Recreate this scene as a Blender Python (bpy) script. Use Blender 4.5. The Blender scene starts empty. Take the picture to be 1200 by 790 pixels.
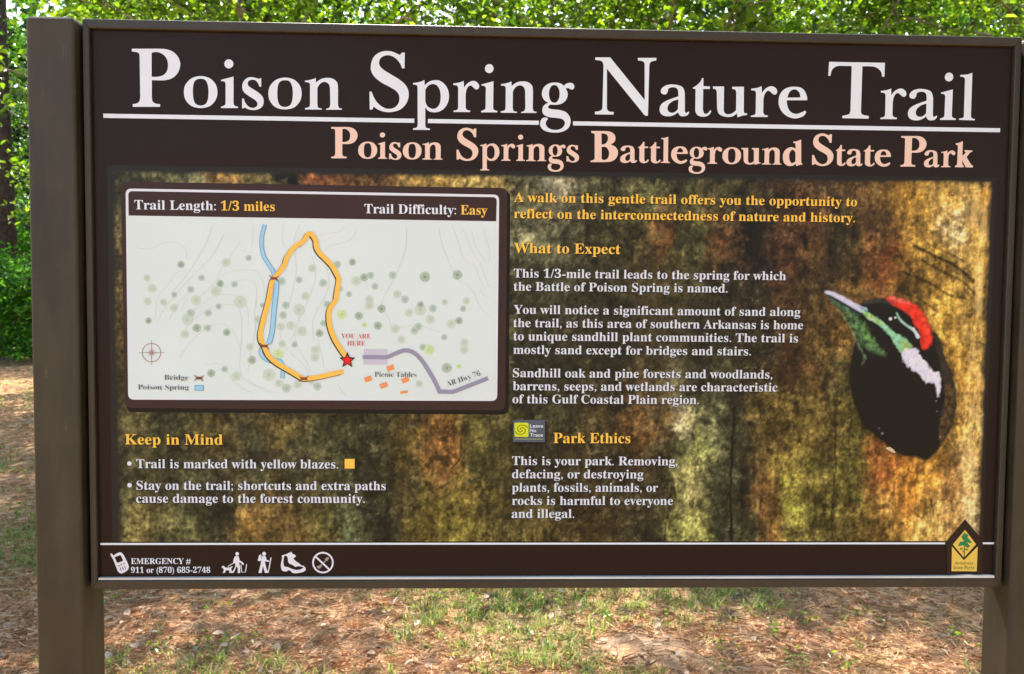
import bpy, math, random
import numpy as np
from mathutils import Vector, Matrix
from mathutils.geometry import tessellate_polygon

# ------------------------------------------------------------------ camera, sky, sun
scene = bpy.context.scene
COL = scene.collection
rad = math.radians
FPX, CX0, CY0, CZ0 = 959.3, 0.6394, -1.3585, 0.4743
PITCH, YAW, ROLL = -0.0477, -0.0330, -0.0091
OW, OH = 1.52, 0.9009            # clear opening of the sign frame
ZB = 1.08                        # height of the opening's lower edge
REC, DEP, GAP, FW, PW = 0.0151, 0.0759, 0.0166, 0.0155, 0.0757

def rot(p, y, r):
    cx, sx, cy, sy, cr, sr = math.cos(p), math.sin(p), math.cos(y), math.sin(y), math.cos(r), math.sin(r)
    return (np.array([[cy, -sy, 0], [sy, cy, 0], [0, 0, 1]]) @ np.array([[1, 0, 0], [0, cx, -sx], [0, sx, cx]])
            @ np.array([[cr, 0, sr], [0, 1, 0], [-sr, 0, cr]]))
RC = rot(PITCH, YAW, ROLL)
CAMP = np.array([CX0 - OW / 2, CY0, CZ0 + ZB])
cam = bpy.data.cameras.new('camera')
camo = bpy.data.objects.new('camera', cam)
COL.objects.link(camo)
cam.sensor_width = 36
cam.lens = FPX / 1200 * 36
cam.clip_start = 0.05
cam.clip_end = 1000
cam.dof.use_dof = True
cam.dof.focus_distance = 1.45
cam.dof.aperture_fstop = 10.0
M = Matrix.Identity(4)
for i in range(3):
    M[i][0], M[i][1], M[i][2], M[i][3] = RC[i, 0], RC[i, 2], -RC[i, 1], CAMP[i]
camo.matrix_world = M
scene.camera = camo

SUN_EL, SUN_AZ = rad(51), rad(-6)
world = bpy.data.worlds.new('World')
scene.world = world
world.use_nodes = True
wn = world.node_tree
sky = wn.nodes.new('ShaderNodeTexSky')
sky.sky_type = 'NISHITA'
sky.sun_disc = False
sky.sun_elevation = SUN_EL
sky.sun_rotation = SUN_AZ
sky.air_density = 1.3
sky.dust_density = 2.5
hz = wn.nodes.new('ShaderNodeHueSaturation')      # thin bright summer haze: a paler blue
hz.inputs['Saturation'].default_value = 1.0
wn.links.new(sky.outputs[0], hz.inputs['Color'])
wn.links.new(hz.outputs[0], wn.nodes['Background'].inputs[0])
wn.nodes['Background'].inputs[1].default_value = 0.108
sl = bpy.data.lights.new('sun', 'SUN')
sl.energy = 5.0
sl.angle = rad(0.5)
sl.color = (1, 0.93, 0.82)
so = bpy.data.objects.new('sun', sl)
COL.objects.link(so)
so.rotation_euler = Vector((math.sin(SUN_AZ) * math.cos(SUN_EL), math.cos(SUN_AZ) * math.cos(SUN_EL), math.sin(SUN_EL))).to_track_quat('Z', 'Y').to_euler()
scene.view_settings.view_transform = 'Standard'
scene.view_settings.look = 'None'
scene.view_settings.exposure = 2.2
scene.view_settings.gamma = 1
scene.cycles.max_bounces = 8
scene.cycles.diffuse_bounces = 4
scene.cycles.transparent_max_bounces = 8

# ------------------------------------------------------------------ helpers
def lin(c):
    return tuple(((v / 255) / 12.92 if v / 255 <= 0.04045 else ((v / 255 + 0.055) / 1.055) ** 2.4) for v in c)

def P(u, v, y):
    """a point of the photograph put on the sign's plane at depth y, as (x, z)"""
    d = RC @ np.array([(u - 600) / FPX, 1.0, (395 - v) / FPX])
    t = (y - CAMP[1]) / d[1]
    return (CAMP[0] + t * d[0], CAMP[2] + t * d[2])

def new_mat(name, col, rough=0.6, noise=0, nscale=20, bump=0, bscale=60, spec=0.5, coat=0, metal=0):
    m = bpy.data.materials.new(name)
    m.use_nodes = True
    nt = m.node_tree
    b = nt.nodes['Principled BSDF']
    b.inputs['Base Color'].default_value = (*col, 1)
    b.inputs['Roughness'].default_value = rough
    b.inputs['Specular IOR Level'].default_value = spec
    b.inputs['Coat Weight'].default_value = coat
    b.inputs['Coat Roughness'].default_value = 0.25
    b.inputs['Metallic'].default_value = metal
    tc = nt.nodes.new('ShaderNodeTexCoord')
    if noise:
        n = nt.nodes.new('ShaderNodeTexNoise')
        n.inputs['Scale'].default_value = nscale
        n.inputs['Detail'].default_value = 6
        nt.links.new(tc.outputs['Object'], n.inputs['Vector'])
        r = nt.nodes.new('ShaderNodeMapRange')
        r.inputs['From Min'].default_value = 0.3
        r.inputs['From Max'].default_value = 0.7
        r.inputs['To Min'].default_value = 1 - noise
        r.inputs['To Max'].default_value = 1 + noise
        nt.links.new(n.outputs['Fac'], r.inputs['Value'])
        mx = nt.nodes.new('ShaderNodeVectorMath')
        mx.operation = 'SCALE'
        mx.inputs[0].default_value = col
        nt.links.new(r.outputs[0], mx.inputs['Scale'])
        nt.links.new(mx.outputs[0], b.inputs['Base Color'])
    if bump:
        n2 = nt.nodes.new('ShaderNodeTexNoise')
        n2.inputs['Scale'].default_value = bscale
        n2.inputs['Detail'].default_value = 5
        nt.links.new(tc.outputs['Object'], n2.inputs['Vector'])
        bp = nt.nodes.new('ShaderNodeBump')
        bp.inputs['Strength'].default_value = bump
        bp.inputs['Distance'].default_value = 0.01
        nt.links.new(n2.outputs['Fac'], bp.inputs['Height'])
        nt.links.new(bp.outputs[0], b.inputs['Normal'])
    return m

_inks = {}
def ink(c):
    """printed colour, given as it looks on white paper (sRGB)"""
    c = tuple(c)
    if c not in _inks:
        l = lin(c)
        _inks[c] = new_mat('printed_ink', tuple(v * 0.95 for v in l), 0.4, spec=0.2)
    return _inks[c]

def mesh_obj(name, verts, faces, mat, parent=None, smooth=False):
    me = bpy.data.meshes.new(name)
    me.from_pydata([tuple(v) for v in verts], [], [tuple(f) for f in faces])
    me.validate()
    me.update()
    if smooth:
        me.polygons.foreach_set('use_smooth', [True] * len(me.polygons))
    me.materials.append(mat)
    o = bpy.data.objects.new(name, me)
    COL.objects.link(o)
    if parent is not None:
        o.parent = parent
    return o

def np_obj(name, V, F, mat, parent=None, smooth=False, colors=None):
    """numpy verts (n,3) and faces (m,k) with a fixed corner count"""
    V = np.asarray(V, dtype=np.float32); F = np.asarray(F, dtype=np.int32)
    me = bpy.data.meshes.new(name)
    me.vertices.add(len(V)); me.vertices.foreach_set('co', V.ravel())
    k = F.shape[1]
    me.loops.add(F.size); me.loops.foreach_set('vertex_index', F.ravel())
    me.polygons.add(len(F))
    me.polygons.foreach_set('loop_start', np.arange(0, F.size, k, dtype=np.int32))
    me.polygons.foreach_set('loop_total', np.full(len(F), k, dtype=np.int32))
    if smooth:
        me.polygons.foreach_set('use_smooth', np.ones(len(F), dtype=bool))
    me.update(calc_edges=True)
    if colors is not None:
        a = me.color_attributes.new('print', 'FLOAT_COLOR', 'POINT')
        a.data.foreach_set('color', np.concatenate([colors, np.ones((len(V), 1))], 1).astype(np.float32).ravel())
    me.materials.append(mat)
    o = bpy.data.objects.new(name, me)
    COL.objects.link(o)
    if parent is not None:
        o.parent = parent
    return o

def tag(o, label=None, cat=None, group=None, kind=None):
    if label: o['label'] = label
    if cat: o['category'] = cat
    if group: o['group'] = group
    if kind: o['kind'] = kind
    return o

def empty(name, loc=(0, 0, 0)):
    o = bpy.data.objects.new(name, None)
    o.location = loc
    o.empty_display_size = 0.2
    COL.objects.link(o)
    return o

class Flat:
    """flat printed shapes that all lie in one sheet of the sign"""
    def __init__(s, y):
        s.y = y; s.v = []; s.f = []; s.j = 0
    def poly(s, contours):
        """contours in plane (x, z): first outer, then holes"""
        cs = [[Vector((a, b, 0)) for a, b in c] for c in contours]
        n0 = len(s.v)
        s.j += 1
        yj = s.y - 2e-6 * s.j              # no two shapes share a plane
        for c in contours:
            s.v += [(a, yj, b) for a, b in c]
        for t in tessellate_polygon(cs):
            a, b, c = [s.v[n0 + i] for i in t]
            ar = (b[0] - a[0]) * (c[2] - a[2]) - (b[2] - a[2]) * (c[0] - a[0])
            if abs(ar) < 1e-12: continue
            s.f.append([n0 + i for i in (t if ar > 0 else t[::-1])])
    def pxpoly(s, *contours):
        s.poly([[P(u, v, s.y) for u, v in c] for c in contours])
    def disc(s, u, v, r, n=16, rv=None):
        rv = rv or r
        s.pxpoly([(u + r * math.cos(2 * math.pi * k / n), v + rv * math.sin(2 * math.pi * k / n)) for k in range(n)])
    def ring(s, u, v, r, w, n=32):
        n0 = len(s.v)
        for k in range(n):
            a = 2 * math.pi * k / n
            for q in (r - w / 2, r + w / 2):
                x, z = P(u + q * math.cos(a), v + q * math.sin(a), s.y)
                s.v.append((x, s.y, z))
        for k in range(n):
            a, b = n0 + 2 * k, n0 + 2 * ((k + 1) % n)
            s.f.append([a, a + 1, b + 1, b])
    def stroke(s, pts, w, sub=4, taper=None):
        pts = smooth_line(pts, sub) if sub else pts
        p = np.array(pts, float)
        d = np.gradient(p, axis=0)
        d /= np.maximum(np.linalg.norm(d, axis=1, keepdims=True), 1e-9)
        nrm = np.stack([-d[:, 1], d[:, 0]], 1)
        n0 = len(s.v)
        s.j += 1; yj = s.y - 2e-6 * s.j
        for i in range(len(p)):
            ww = w * (taper(i / (len(p) - 1)) if taper else 1)
            for sg in (-1, 1):
                x, z = P(*(p[i] + sg * nrm[i] * ww / 2), s.y)
                s.v.append((x, yj, z))
        for i in range(len(p) - 1):
            a = n0 + 2 * i
            s.f.append([a, a + 1, a + 3, a + 2])
    def build(s, name, mat, parent):
        return mesh_obj(name, s.v, s.f, mat, parent)

def smooth_line(pts, sub=4):
    out = []
    n = len(pts)
    for i in range(n - 1):
        p0, p1, p2, p3 = [np.array(pts[max(0, min(n - 1, j))], float) for j in (i - 1, i, i + 1, i + 2)]
        for k in range(sub):
            t = k / sub
            out.append(tuple(0.5 * ((2 * p1) + (-p0 + p2) * t + (2 * p0 - 5 * p1 + 4 * p2 - p3) * t * t + (-p0 + 3 * p1 - 3 * p2 + p3) * t ** 3)))
    out.append(tuple(pts[-1]))
    return out

# ------------------------------------------------------------------ the sign
PY = 0.008                       # face of the printed board
LY = lambda k: PY - 0.0003 * k   # printed sheets, each just above the one below
hx = OW / 2

sign = empty('trail_sign', (0, 0, 0))
tag(sign, 'large dark brown park trail sign with map and woodpecker photo on two square posts', 'sign')

def paint_mat(name, base, rough, streak=0.12):
    m = new_mat(name, base, rough, spec=0.4)
    nt = m.node_tree; b = nt.nodes['Principled BSDF']
    tc = nt.nodes.new('ShaderNodeTexCoord')
    mp = nt.nodes.new('ShaderNodeMapping'); mp.inputs['Scale'].default_value = (30, 30, 5)
    n1 = nt.nodes.new('ShaderNodeTexNoise'); n1.inputs['Scale'].default_value = 1; n1.inputs['Detail'].default_value = 7
    n2 = nt.nodes.new('ShaderNodeTexNoise'); n2.inputs['Scale'].default_value = 9; n2.inputs['Detail'].default_value = 5
    nt.links.new(tc.outputs['Object'], mp.inputs[0]); nt.links.new(mp.outputs[0], n1.inputs['Vector']); nt.links.new(tc.outputs['Object'], n2.inputs['Vector'])
    ad = nt.nodes.new('ShaderNodeMath'); ad.operation = 'ADD'
    nt.links.new(n1.outputs['Fac'], ad.inputs[0]); nt.links.new(n2.outputs['Fac'], ad.inputs[1])
    r = nt.nodes.new('ShaderNodeMapRange')
    r.inputs['From Min'].default_value = 0.7; r.inputs['From Max'].default_value = 1.3
    r.inputs['To Min'].default_value = 0; r.inputs['To Max'].default_value = 1
    nt.links.new(ad.outputs[0], r.inputs['Value'])
    mx = nt.nodes.new('ShaderNodeMix'); mx.data_type = 'RGBA'
    mx.inputs['A'].default_value = (*[v * (1 - streak) for v in base], 1)
    mx.inputs['B'].default_value = (base[0] * (1 + streak * 1.2), base[1] * (1 + streak * 1.05), base[2] * (1 + streak * 0.9), 1)
    nt.links.new(r.outputs[0], mx.inputs['Factor']); nt.links.new(mx.outputs['Result'], b.inputs['Base Color'])
    mp2 = nt.nodes.new('ShaderNodeMapping'); mp2.inputs['Scale'].default_value = (70, 70, 9); mp2.inputs['Rotation'].default_value = (0.1, 0.25, 0)
    n4 = nt.nodes.new('ShaderNodeTexNoise'); n4.inputs['Scale'].default_value = 1.6; n4.inputs['Detail'].default_value = 3
    nt.links.new(tc.outputs['Object'], mp2.inputs[0]); nt.links.new(mp2.outputs[0], n4.inputs['Vector'])
    r4 = nt.nodes.new('ShaderNodeMapRange'); r4.inputs['From Min'].default_value = 0.69; r4.inputs['From Max'].default_value = 0.76; r4.inputs['To Max'].default_value = 0.5
    nt.links.new(n4.outputs['Fac'], r4.inputs['Value'])
    mx2 = nt.nodes.new('ShaderNodeMix'); mx2.data_type = 'RGBA'; mx2.inputs['B'].default_value = (base[0] * 2.6, base[1] * 2.6, base[2] * 2.8, 1)
    nt.links.new(r4.outputs[0], mx2.inputs['Factor']); nt.links.new(mx.outputs['Result'], mx2.inputs['A']); nt.links.new(mx2.outputs['Result'], b.inputs['Base Color'])
    r2 = nt.nodes.new('ShaderNodeMapRange'); r2.inputs['To Min'].default_value = rough - 0.1; r2.inputs['To Max'].default_value = rough + 0.15
    nt.links.new(n2.outputs['Fac'], r2.inputs['Value']); nt.links.new(r2.outputs[0], b.inputs['Roughness'])
    n3 = nt.nodes.new('ShaderNodeTexNoise'); n3.inputs['Scale'].default_value = 260; n3.inputs['Detail'].default_value = 2
    nt.links.new(tc.outputs['Object'], n3.inputs['Vector'])
    bp = nt.nodes.new('ShaderNodeBump'); bp.inputs['Strength'].default_value = 0.12; bp.inputs['Distance'].default_value = 0.002
    nt.links.new(n3.outputs['Fac'], bp.inputs['Height']); nt.links.new(bp.outputs[0], b.inputs['Normal'])
    return m
POSTM = paint_mat('brown_powder_coat', (0.036, 0.0275, 0.016), 0.5, 0.4)
FRAMEM = paint_mat('brown_frame_paint', (0.037, 0.028, 0.019), 0.42, 0.2)
BOARDM = new_mat('printed_brown_board', (0.0205, 0.0110, 0.0095), 0.34, noise=0.06, nscale=3, spec=0.12)
CAPM = new_mat('sunlit_cap_metal', (0.22, 0.20, 0.17), 0.45, noise=0.3, nscale=60)  # pale colour carries the sunlit edge along the post top

def rounded_post(x0, x1, y0, y1, z0, z1, r=0.005, seg=4):
    pts = []
    for cx, cy, a0 in ((x1 - r, y1 - r, 0), (x0 + r, y1 - r, 90), (x0 + r, y0 + r, 180), (x1 - r, y0 + r, 270)):
        for k in range(seg + 1):
            a = rad(a0 + 90 * k / seg)
            pts.append((cx + r * math.cos(a), cy + r * math.sin(a)))
    n = len(pts)
    ccx, ccy = (x0 + x1) / 2, (y0 + y1) / 2
    V, F = [], []
    lv = [(z0, 0), (z1 - 0.002, 0), (z1 - 0.0006, 0.0006), (z1, 0.002)]
    for z, ins in lv:
        for x, y in pts:
            V.append((x + (ins if x < ccx else -ins), y + (ins if y < ccy else -ins), z))
    for l in range(len(lv) - 1):
        for i in range(n):
            j = (i + 1) % n
            F.append((l * n + i, l * n + j, (l + 1) * n + j, (l + 1) * n + i))
    F.append(tuple((len(lv) - 1) * n + i for i in range(n)))
    return V, F

zt = P(58, 19, -REC)[1]
for sx in (-1, 1):
    xa, xb = hx + GAP, hx + GAP + PW
    x0, x1 = (xa, xb) if sx > 0 else (-xb, -xa)
    V, F = rounded_post(x0, x1, -REC, -REC + DEP, -0.3, zt - 0.0035)
    po = mesh_obj('post', V, F, POSTM, sign, smooth=False)
    V, F = rounded_post(x0 + 0.001, x1 - 0.001, -REC + 0.001, -REC + DEP - 0.001, zt - 0.0034, zt, 0.005)
    mesh_obj('post_cap', V, F, CAPM, po)
    for (bx, bz) in ((0.5 * (x0 + x1), 0.25),):
        pass

# mitred frame rails with a small bevel on the front edges
def rail(a_out, b_out, a_in, b_in):
    """corner points (x, z) of the rail's outer and inner edge"""
    a_out, b_out, a_in, b_in = [np.array(p, float) for p in (a_out, b_out, a_in, b_in)]
    def mix(t):
        return a_out * (1 - t) + a_in * t, b_out * (1 - t) + b_in * t
    prof = [(0, 0.05), (0, 0.0022), (0.04, 0.0008), (0.12, 0), (0.86, 0), (0.95, 0.0008), (1, 0.0024), (1, 0.05)]
    V, F = [], []
    for t, y in prof:
        p, q = mix(t)
        e = (q - p) / np.linalg.norm(q - p) * 0.0005
        V.append((p[0] + e[0], y, p[1] + e[1])); V.append((q[0] - e[0], y, q[1] - e[1]))
    for i in range(len(prof) - 1):
        F.append((2 * i, 2 * i + 1, 2 * i + 3, 2 * i + 2))
    F.append((2 * len(prof) - 2, 2 * len(prof) - 1, 1, 0))
    F.append(tuple(2 * i for i in range(len(prof)))); F.append(tuple(2 * i + 1 for i in range(len(prof)))[::-1])
    return V, F
FS = 0.0112                      # side rails slimmed; the slot shaped beside the posts stands in for shade
o4 = [(-hx - FS, ZB - FW), (hx + FS, ZB - FW), (hx + FS, ZB + OH + FW), (-hx - FS, ZB + OH + FW)]
i4 = [(-hx, ZB), (hx, ZB), (hx, ZB + OH), (-hx, ZB + OH)]
for k in range(4):
    V, F = rail(o4[k], o4[(k + 1) % 4], i4[k], i4[(k + 1) % 4])
    mesh_obj('frame_rail', V, F, FRAMEM, sign)
for sx in (-1, 1):                # strip added deep in the slot so that it reads as dark shade
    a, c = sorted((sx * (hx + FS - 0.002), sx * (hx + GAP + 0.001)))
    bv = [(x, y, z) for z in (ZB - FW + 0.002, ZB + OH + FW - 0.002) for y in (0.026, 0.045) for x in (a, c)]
    mesh_obj('slot_shade_strip', bv, [(0, 1, 5, 4), (3, 2, 6, 7), (2, 0, 4, 6), (1, 3, 7, 5), (4, 5, 7, 6), (0, 2, 3, 1)], FRAMEM, sign)
# the board itself, and the pale lip of sheet metal lying on the lower rail
e = 0.0006
mesh = [(-hx + e, PY, ZB + e), (hx - e, PY, ZB + e), (hx - e, PY, ZB + OH - e), (-hx + e, PY, ZB + OH - e),
        (-hx + e, 0.03, ZB + e), (hx - e, 0.03, ZB + e), (hx - e, 0.03, ZB + OH - e), (-hx + e, 0.03, ZB + OH - e)]
board = mesh_obj('board', mesh, [(0, 1, 2, 3), (5, 4, 7, 6), (1, 5, 6, 2), (4, 0, 3, 7), (3, 2, 6, 7), (4, 5, 1, 0)], BOARDM, sign)
LIPM = new_mat('white_panel_edge', (0.62, 0.60, 0.58), 0.4, noise=0.15, nscale=8)
V = []; F = []
rng = np.random.default_rng(3)
nl = 160
for i in range(nl + 1):
    x = -hx + 0.001 + (OW - 0.002) * i / nl
    h = 0.0036 + (0.0016 * rng.random() + 0.0006 if i > nl * 0.955 else 0)
    V += [(x, 0.0012, ZB + 0.0004), (x, 0.0016, ZB + h), (x, PY - 0.0002, ZB + h)]
for i in range(nl):
    a = 3 * i
    F += [(a, a + 3, a + 4, a + 1), (a + 1, a + 4, a + 5, a + 2)]
mesh_obj('lower_lip', V, F, LIPM, sign)
# corner screws of the frame
SCREWM = new_mat('dull_screw_metal', (0.07, 0.055, 0.04), 0.4, metal=0.3)

# ------------------------------------------------------------------ glyphs of the two headings (outlines drawn by hand)
# crop: origin x, y and scale of the tracing frame; '*' marks a corner
G = {
 'P': (145, 45, 7.9, 124.7, ["*80,92 *340,92 400,97 460,120 505,165 525,215 527,245 515,295 485,340 440,370 390,383 340,385 *265,383 *265,540 270,575 285,592 310,602 *342,605 *340,630 *90,630 *88,604 120,600 145,585 155,560 *158,530 *152,160 148,140 130,125 *80,117",
       "*263,130 300,122 345,132 385,160 408,200 414,245 408,290 385,325 350,345 310,352 *263,352"]),
 'o': (145, 45, 7.9, 125.6, ["867,495 857,552 825,600 780,630 712,641 645,630 600,600 567,552 557,495 567,435 600,388 645,358 712,345 780,358 825,388 857,435",
       "785,495 780,555 765,595 740,613 712,618 685,613 660,595 645,555 640,495 643,435 655,395 680,375 712,370 745,375 765,395 780,435"]),
 'i': (145, 45, 7.9, 126.0, ["1014,231 1002,260 972,273 942,260 930,231 942,201 972,188 1002,201",
       "*900,378 925,372 965,362 *1015,348 *1015,590 1018,608 1030,620 *1058,628 *1055,640 *900,640 *900,626 922,620 938,608 *942,590 *942,415 936,400 922,392 *900,390"]),
 's': (275, 45, 7.9, 126.3, ["*245,362 *245,440 *228,440 215,408 190,382 160,376 132,386 120,406 124,428 142,446 180,470 225,500 258,535 268,570 262,610 238,640 200,655 165,657 120,648 *92,632 *80,642 *68,642 *68,550 *84,550 95,585 120,618 150,635 180,636 205,620 210,598 200,575 170,552 120,520 85,490 70,455 72,415 92,378 125,357 160,353 195,360 *225,370 *232,362"]),
 'n': (275, 45, 7.9, 128.4, ["*650,392 690,385 720,378 *750,366 *752,412 775,390 810,372 855,365 905,372 940,398 955,440 *956,610 960,635 970,645 *995,650 *990,660 *845,660 *845,652 868,645 880,632 *885,610 *882,460 872,425 845,405 815,405 785,425 *765,460 *765,610 770,635 782,645 *808,650 *805,659 *652,658 *650,645 675,640 692,630 *697,605 *697,430 692,415 678,407 *652,404"]),
 'S': (425, 50, 6.871, 130.5, ["*340,85 *338,212 *318,212 300,170 265,130 220,108 180,110 145,130 132,165 140,195 170,225 230,262 300,305 348,350 370,400 368,455 345,505 300,545 240,563 180,563 125,545 *88,520 *78,545 *57,545 *55,400 *72,400 88,440 115,485 155,520 200,538 245,533 280,508 296,470 292,425 265,390 215,360 150,325 95,280 68,230 68,175 90,120 135,85 190,72 245,80 *300,105 *318,85"]),
 'p': (425, 50, 6.871, 131.2, ["*405,330 440,325 470,318 *497,305 *500,348 530,322 570,308 615,310 655,335 685,380 695,435 685,490 655,535 615,560 570,566 530,555 *504,525 *504,665 508,685 520,693 *543,697 *540,708 *405,707 *407,695 430,690 440,680 *443,665 *442,365 438,352 428,345 *407,342",
       "*504,385 530,350 565,338 598,350 620,385 628,435 622,490 600,525 570,538 540,530 515,508 *504,475"]),
 'r': (425, 50, 6.871, 131.9, ["*728,333 765,328 790,322 *812,312 *815,368 840,335 875,315 905,315 930,335 937,360 925,380 905,378 890,365 870,350 850,358 835,385 *828,420 *828,525 834,540 845,548 *866,552 *862,564 *730,563 *730,553 755,547 765,538 *768,520 *768,370 763,355 752,348 *730,346"]),
 'g': (555, 60, 6.871, 133.4, ["655,255 700,262 *728,282 745,266 775,257 800,265 811,288 800,310 780,310 762,300 *742,303 755,330 757,362 742,400 705,427 660,435 625,433 *612,438 602,452 612,465 650,472 700,478 745,495 773,530 781,570 768,615 730,645 680,658 620,656 570,640 543,610 540,575 555,545 580,537 *598,540 *600,553 588,565 584,590 598,615 630,633 675,636 712,622 733,595 733,568 710,548 665,540 610,534 570,515 556,485 562,450 580,430 *603,418 570,395 553,350 565,300 605,265",
       "694,347 688,385 672,410 652,418 630,410 615,385 609,347 615,308 630,283 652,275 672,283 688,308"]),
 'N': (690, 55, 7.9, 134.7, ["*58,100 *195,100 *512,495 *512,165 505,145 485,133 *450,130 *450,105 *620,105 *618,130 585,135 562,150 *555,175 *542,640 *515,640 *165,205 *165,570 172,590 190,602 *228,606 *225,630 *55,628 *55,603 95,597 118,583 *124,560 *134,180 128,150 110,132 *58,124"]),
 'a': (690, 55, 7.9, 135.6, ["780,350 835,358 875,380 *892,430 *892,580 895,608 908,612 *925,600 *933,608 915,635 885,645 850,640 *828,608 795,632 750,645 700,640 668,615 660,575 675,535 715,505 770,482 *832,460 *832,430 825,395 800,378 765,378 740,392 735,415 722,438 695,442 672,425 675,395 705,365 745,352",
       "*832,488 780,505 745,535 732,570 742,600 770,612 800,605 *828,580"]),
 't': (690, 55, 7.9, 136.0, ["*962,380 1000,355 1035,320 *1050,288 *1062,290 *1062,365 *1125,367 *1122,392 *1060,390 *1057,580 1067,612 1085,622 1107,612 *1127,587 *1137,597 1120,626 1087,645 1045,647 1005,632 987,600 *985,560 *988,390 *962,388"]),
 'u': (820, 60, 7.9, 136.2, ["*120,325 *225,325 *222,530 225,560 245,580 275,582 305,572 *338,545 *340,385 335,362 325,352 *302,348 *302,328 *412,328 *410,545 413,565 422,573 *443,575 *440,590 400,595 *352,612 *345,575 310,600 265,608 215,600 175,575 *160,530 *157,380 152,360 142,350 *122,347"]),
 'e': (820, 60, 7.9, 137.3, ["885,327 935,335 975,370 *997,430 *995,452 *808,452 812,500 830,545 860,570 900,578 940,565 *975,548 *988,560 965,595 920,615 870,620 810,600 760,555 735,500 732,450 745,395 785,350 835,330",
       "*812,427 830,380 855,357 885,352 915,370 930,400 *932,427"]),
 'T': (960, 65, 8.782, 138.4, ["*97,62 *668,72 *662,215 *638,215 632,175 608,140 565,115 510,108 *437,108 *422,570 428,595 450,610 *503,620 *500,648 *232,642 *232,618 280,608 305,595 *315,565 *328,105 *240,104 190,105 150,120 125,150 115,185 *110,208 *88,205"]),
 'l': (1050, 70, 8.782, 140.7, ["*668,155 710,152 750,148 *795,132 *780,575 785,595 800,603 *822,610 *818,623 *655,617 *658,603 690,598 703,590 *707,570 *718,205 714,188 702,177 *670,172"]),
 'B': (685, 145, 7.5, 190.7, ["*60,68 *180,68 230,75 262,98 272,130 262,165 *230,188 268,205 292,240 292,280 270,318 230,338 *180,343 *55,343 *57,330 78,325 *92,312 *92,105 88,92 *62,84",
       "*145,88 185,92 208,110 212,138 200,168 175,185 *147,188", "*147,207 190,210 215,235 222,270 212,305 190,322 165,325 *147,315"]),
 'd': (835, 145, 7.5, 191.8, ["*715,145 745,142 *780,128 *780,325 784,338 *792,342 *788,350 765,352 *742,362 *735,340 705,358 665,360 632,335 620,290 628,240 660,205 695,195 *735,210 *735,170 730,160 *715,157",
       "*735,240 712,218 690,222 673,250 670,285 680,322 702,338 *735,320"]),
 'k': (985, 145, 7.5, 195.7, ["*1020,168 1050,162 *1078,150 *1075,285 1108,252 *1112,245 *1098,240 *1098,229 *1162,231 *1162,243 1145,248 *1110,290 1150,352 *1170,368 *1165,382 *1108,380 *1073,318 *1072,355 *1085,368 *1083,381 *1012,378 *1014,366 1028,360 *1032,345 *1040,195 1036,185 *1022,180"]),
}
def parse(s):
    out = []
    for t in s.split():
        c = t[0] == '*'
        a, b = t.lstrip('*').split(',')
        out.append((float(a), float(b), c))
    return out
def outline(pts, sub=5):
    """closed outline: straight between corners, smooth elsewhere"""
    n = len(pts); out = []
    for i in range(n):
        p1, p2 = pts[i], pts[(i + 1) % n]
        if p1[2] and p2[2]:
            out.append(p1[:2]); continue
        p0, p3 = pts[i - 1], pts[(i + 2) % n]
        if p1[2]: p0 = p1
        if p2[2]: p3 = p2
        a = [np.array(p[:2]) for p in (p0, p1, p2, p3)]
        for k in range(sub):
            t = k / sub
            out.append(tuple(0.5 * (2 * a[1] + (-a[0] + a[2]) * t + (2 * a[0] - 5 * a[1] + 4 * a[2] - a[3]) * t * t + (-a[0] + 3 * a[1] - 3 * a[2] + a[3]) * t ** 3)))
    return out
def offset(poly, d):
    p = np.array(poly)
    nx, pv = np.roll(p, -1, 0) - p, p - np.roll(p, 1, 0)
    area = 0.5 * np.sum(p[:, 0] * np.roll(p[:, 1], -1) - np.roll(p[:, 0], -1) * p[:, 1])
    n1 = np.stack([nx[:, 1], -nx[:, 0]], 1); n2 = np.stack([pv[:, 1], -pv[:, 0]], 1)
    n1 /= np.maximum(np.linalg.norm(n1, axis=1, keepdims=True), 1e-9); n2 /= np.maximum(np.linalg.norm(n2, axis=1, keepdims=True), 1e-9)
    n = n1 + n2
    n /= np.maximum(np.sum(n * n1, 1, keepdims=True), 0.8)
    n[:, 1] *= 0.15
    return p + n * (d * (1 if area > 0 else -1))
HY = LY(3)
GL = {}
for ch, (ox, oy, sc, bl, cs) in G.items():
    conts = [[P(ox + x / sc, oy + y / sc, HY) for x, y in outline(parse(c))] for c in cs]
    a = np.concatenate(conts)
    xb = (a[:, 0].min(), a[:, 0].max())
    zb = P(ox + np.mean([p[0] for p in parse(cs[0])]) / sc, bl, HY)[1]
    GL[ch] = ([np.array(c) - np.array([xb[0], zb]) for c in conts], xb[1] - xb[0])
def base_z(pts, y):
    return float(np.mean([P(u, v, y)[1] for u, v in pts]))
def heading(name, items, baseline, mat, yscale, bold, y, dx=0, dz=0):
    for ch, u0, u1 in items:
        fl = Flat(y)
        conts, w = GL[ch]
        vv = 110 if yscale > 0.9 else 180
        X0, X1 = P(u0, vv, y)[0], P(u1, vv, y)[0]
        s = (X1 - X0 - 2 * bold) / w
        cc = [c * np.array([s, yscale]) for c in conts]
        out = []
        for c in cc:
            out.append(c)
        if bold:
            res = []
            for i, c in enumerate(out):
                hole = (ch == 'B' and i > 0) or (ch != 'i' and i > 0)
                res.append(offset(c, (-bold if hole else bold) * (0.35 if ch in 'gp' else 1)))
            out = res
            # keep serifs on the baseline crisp
        out = [c + np.array([X0 + bold + dx, baseline + dz]) for c in out]
        if ch == 'i':
            fl.poly([out[0]]); fl.poly([out[1]])
        else:
            fl.poly(out)
        fl.build(name, mat, board)
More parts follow.
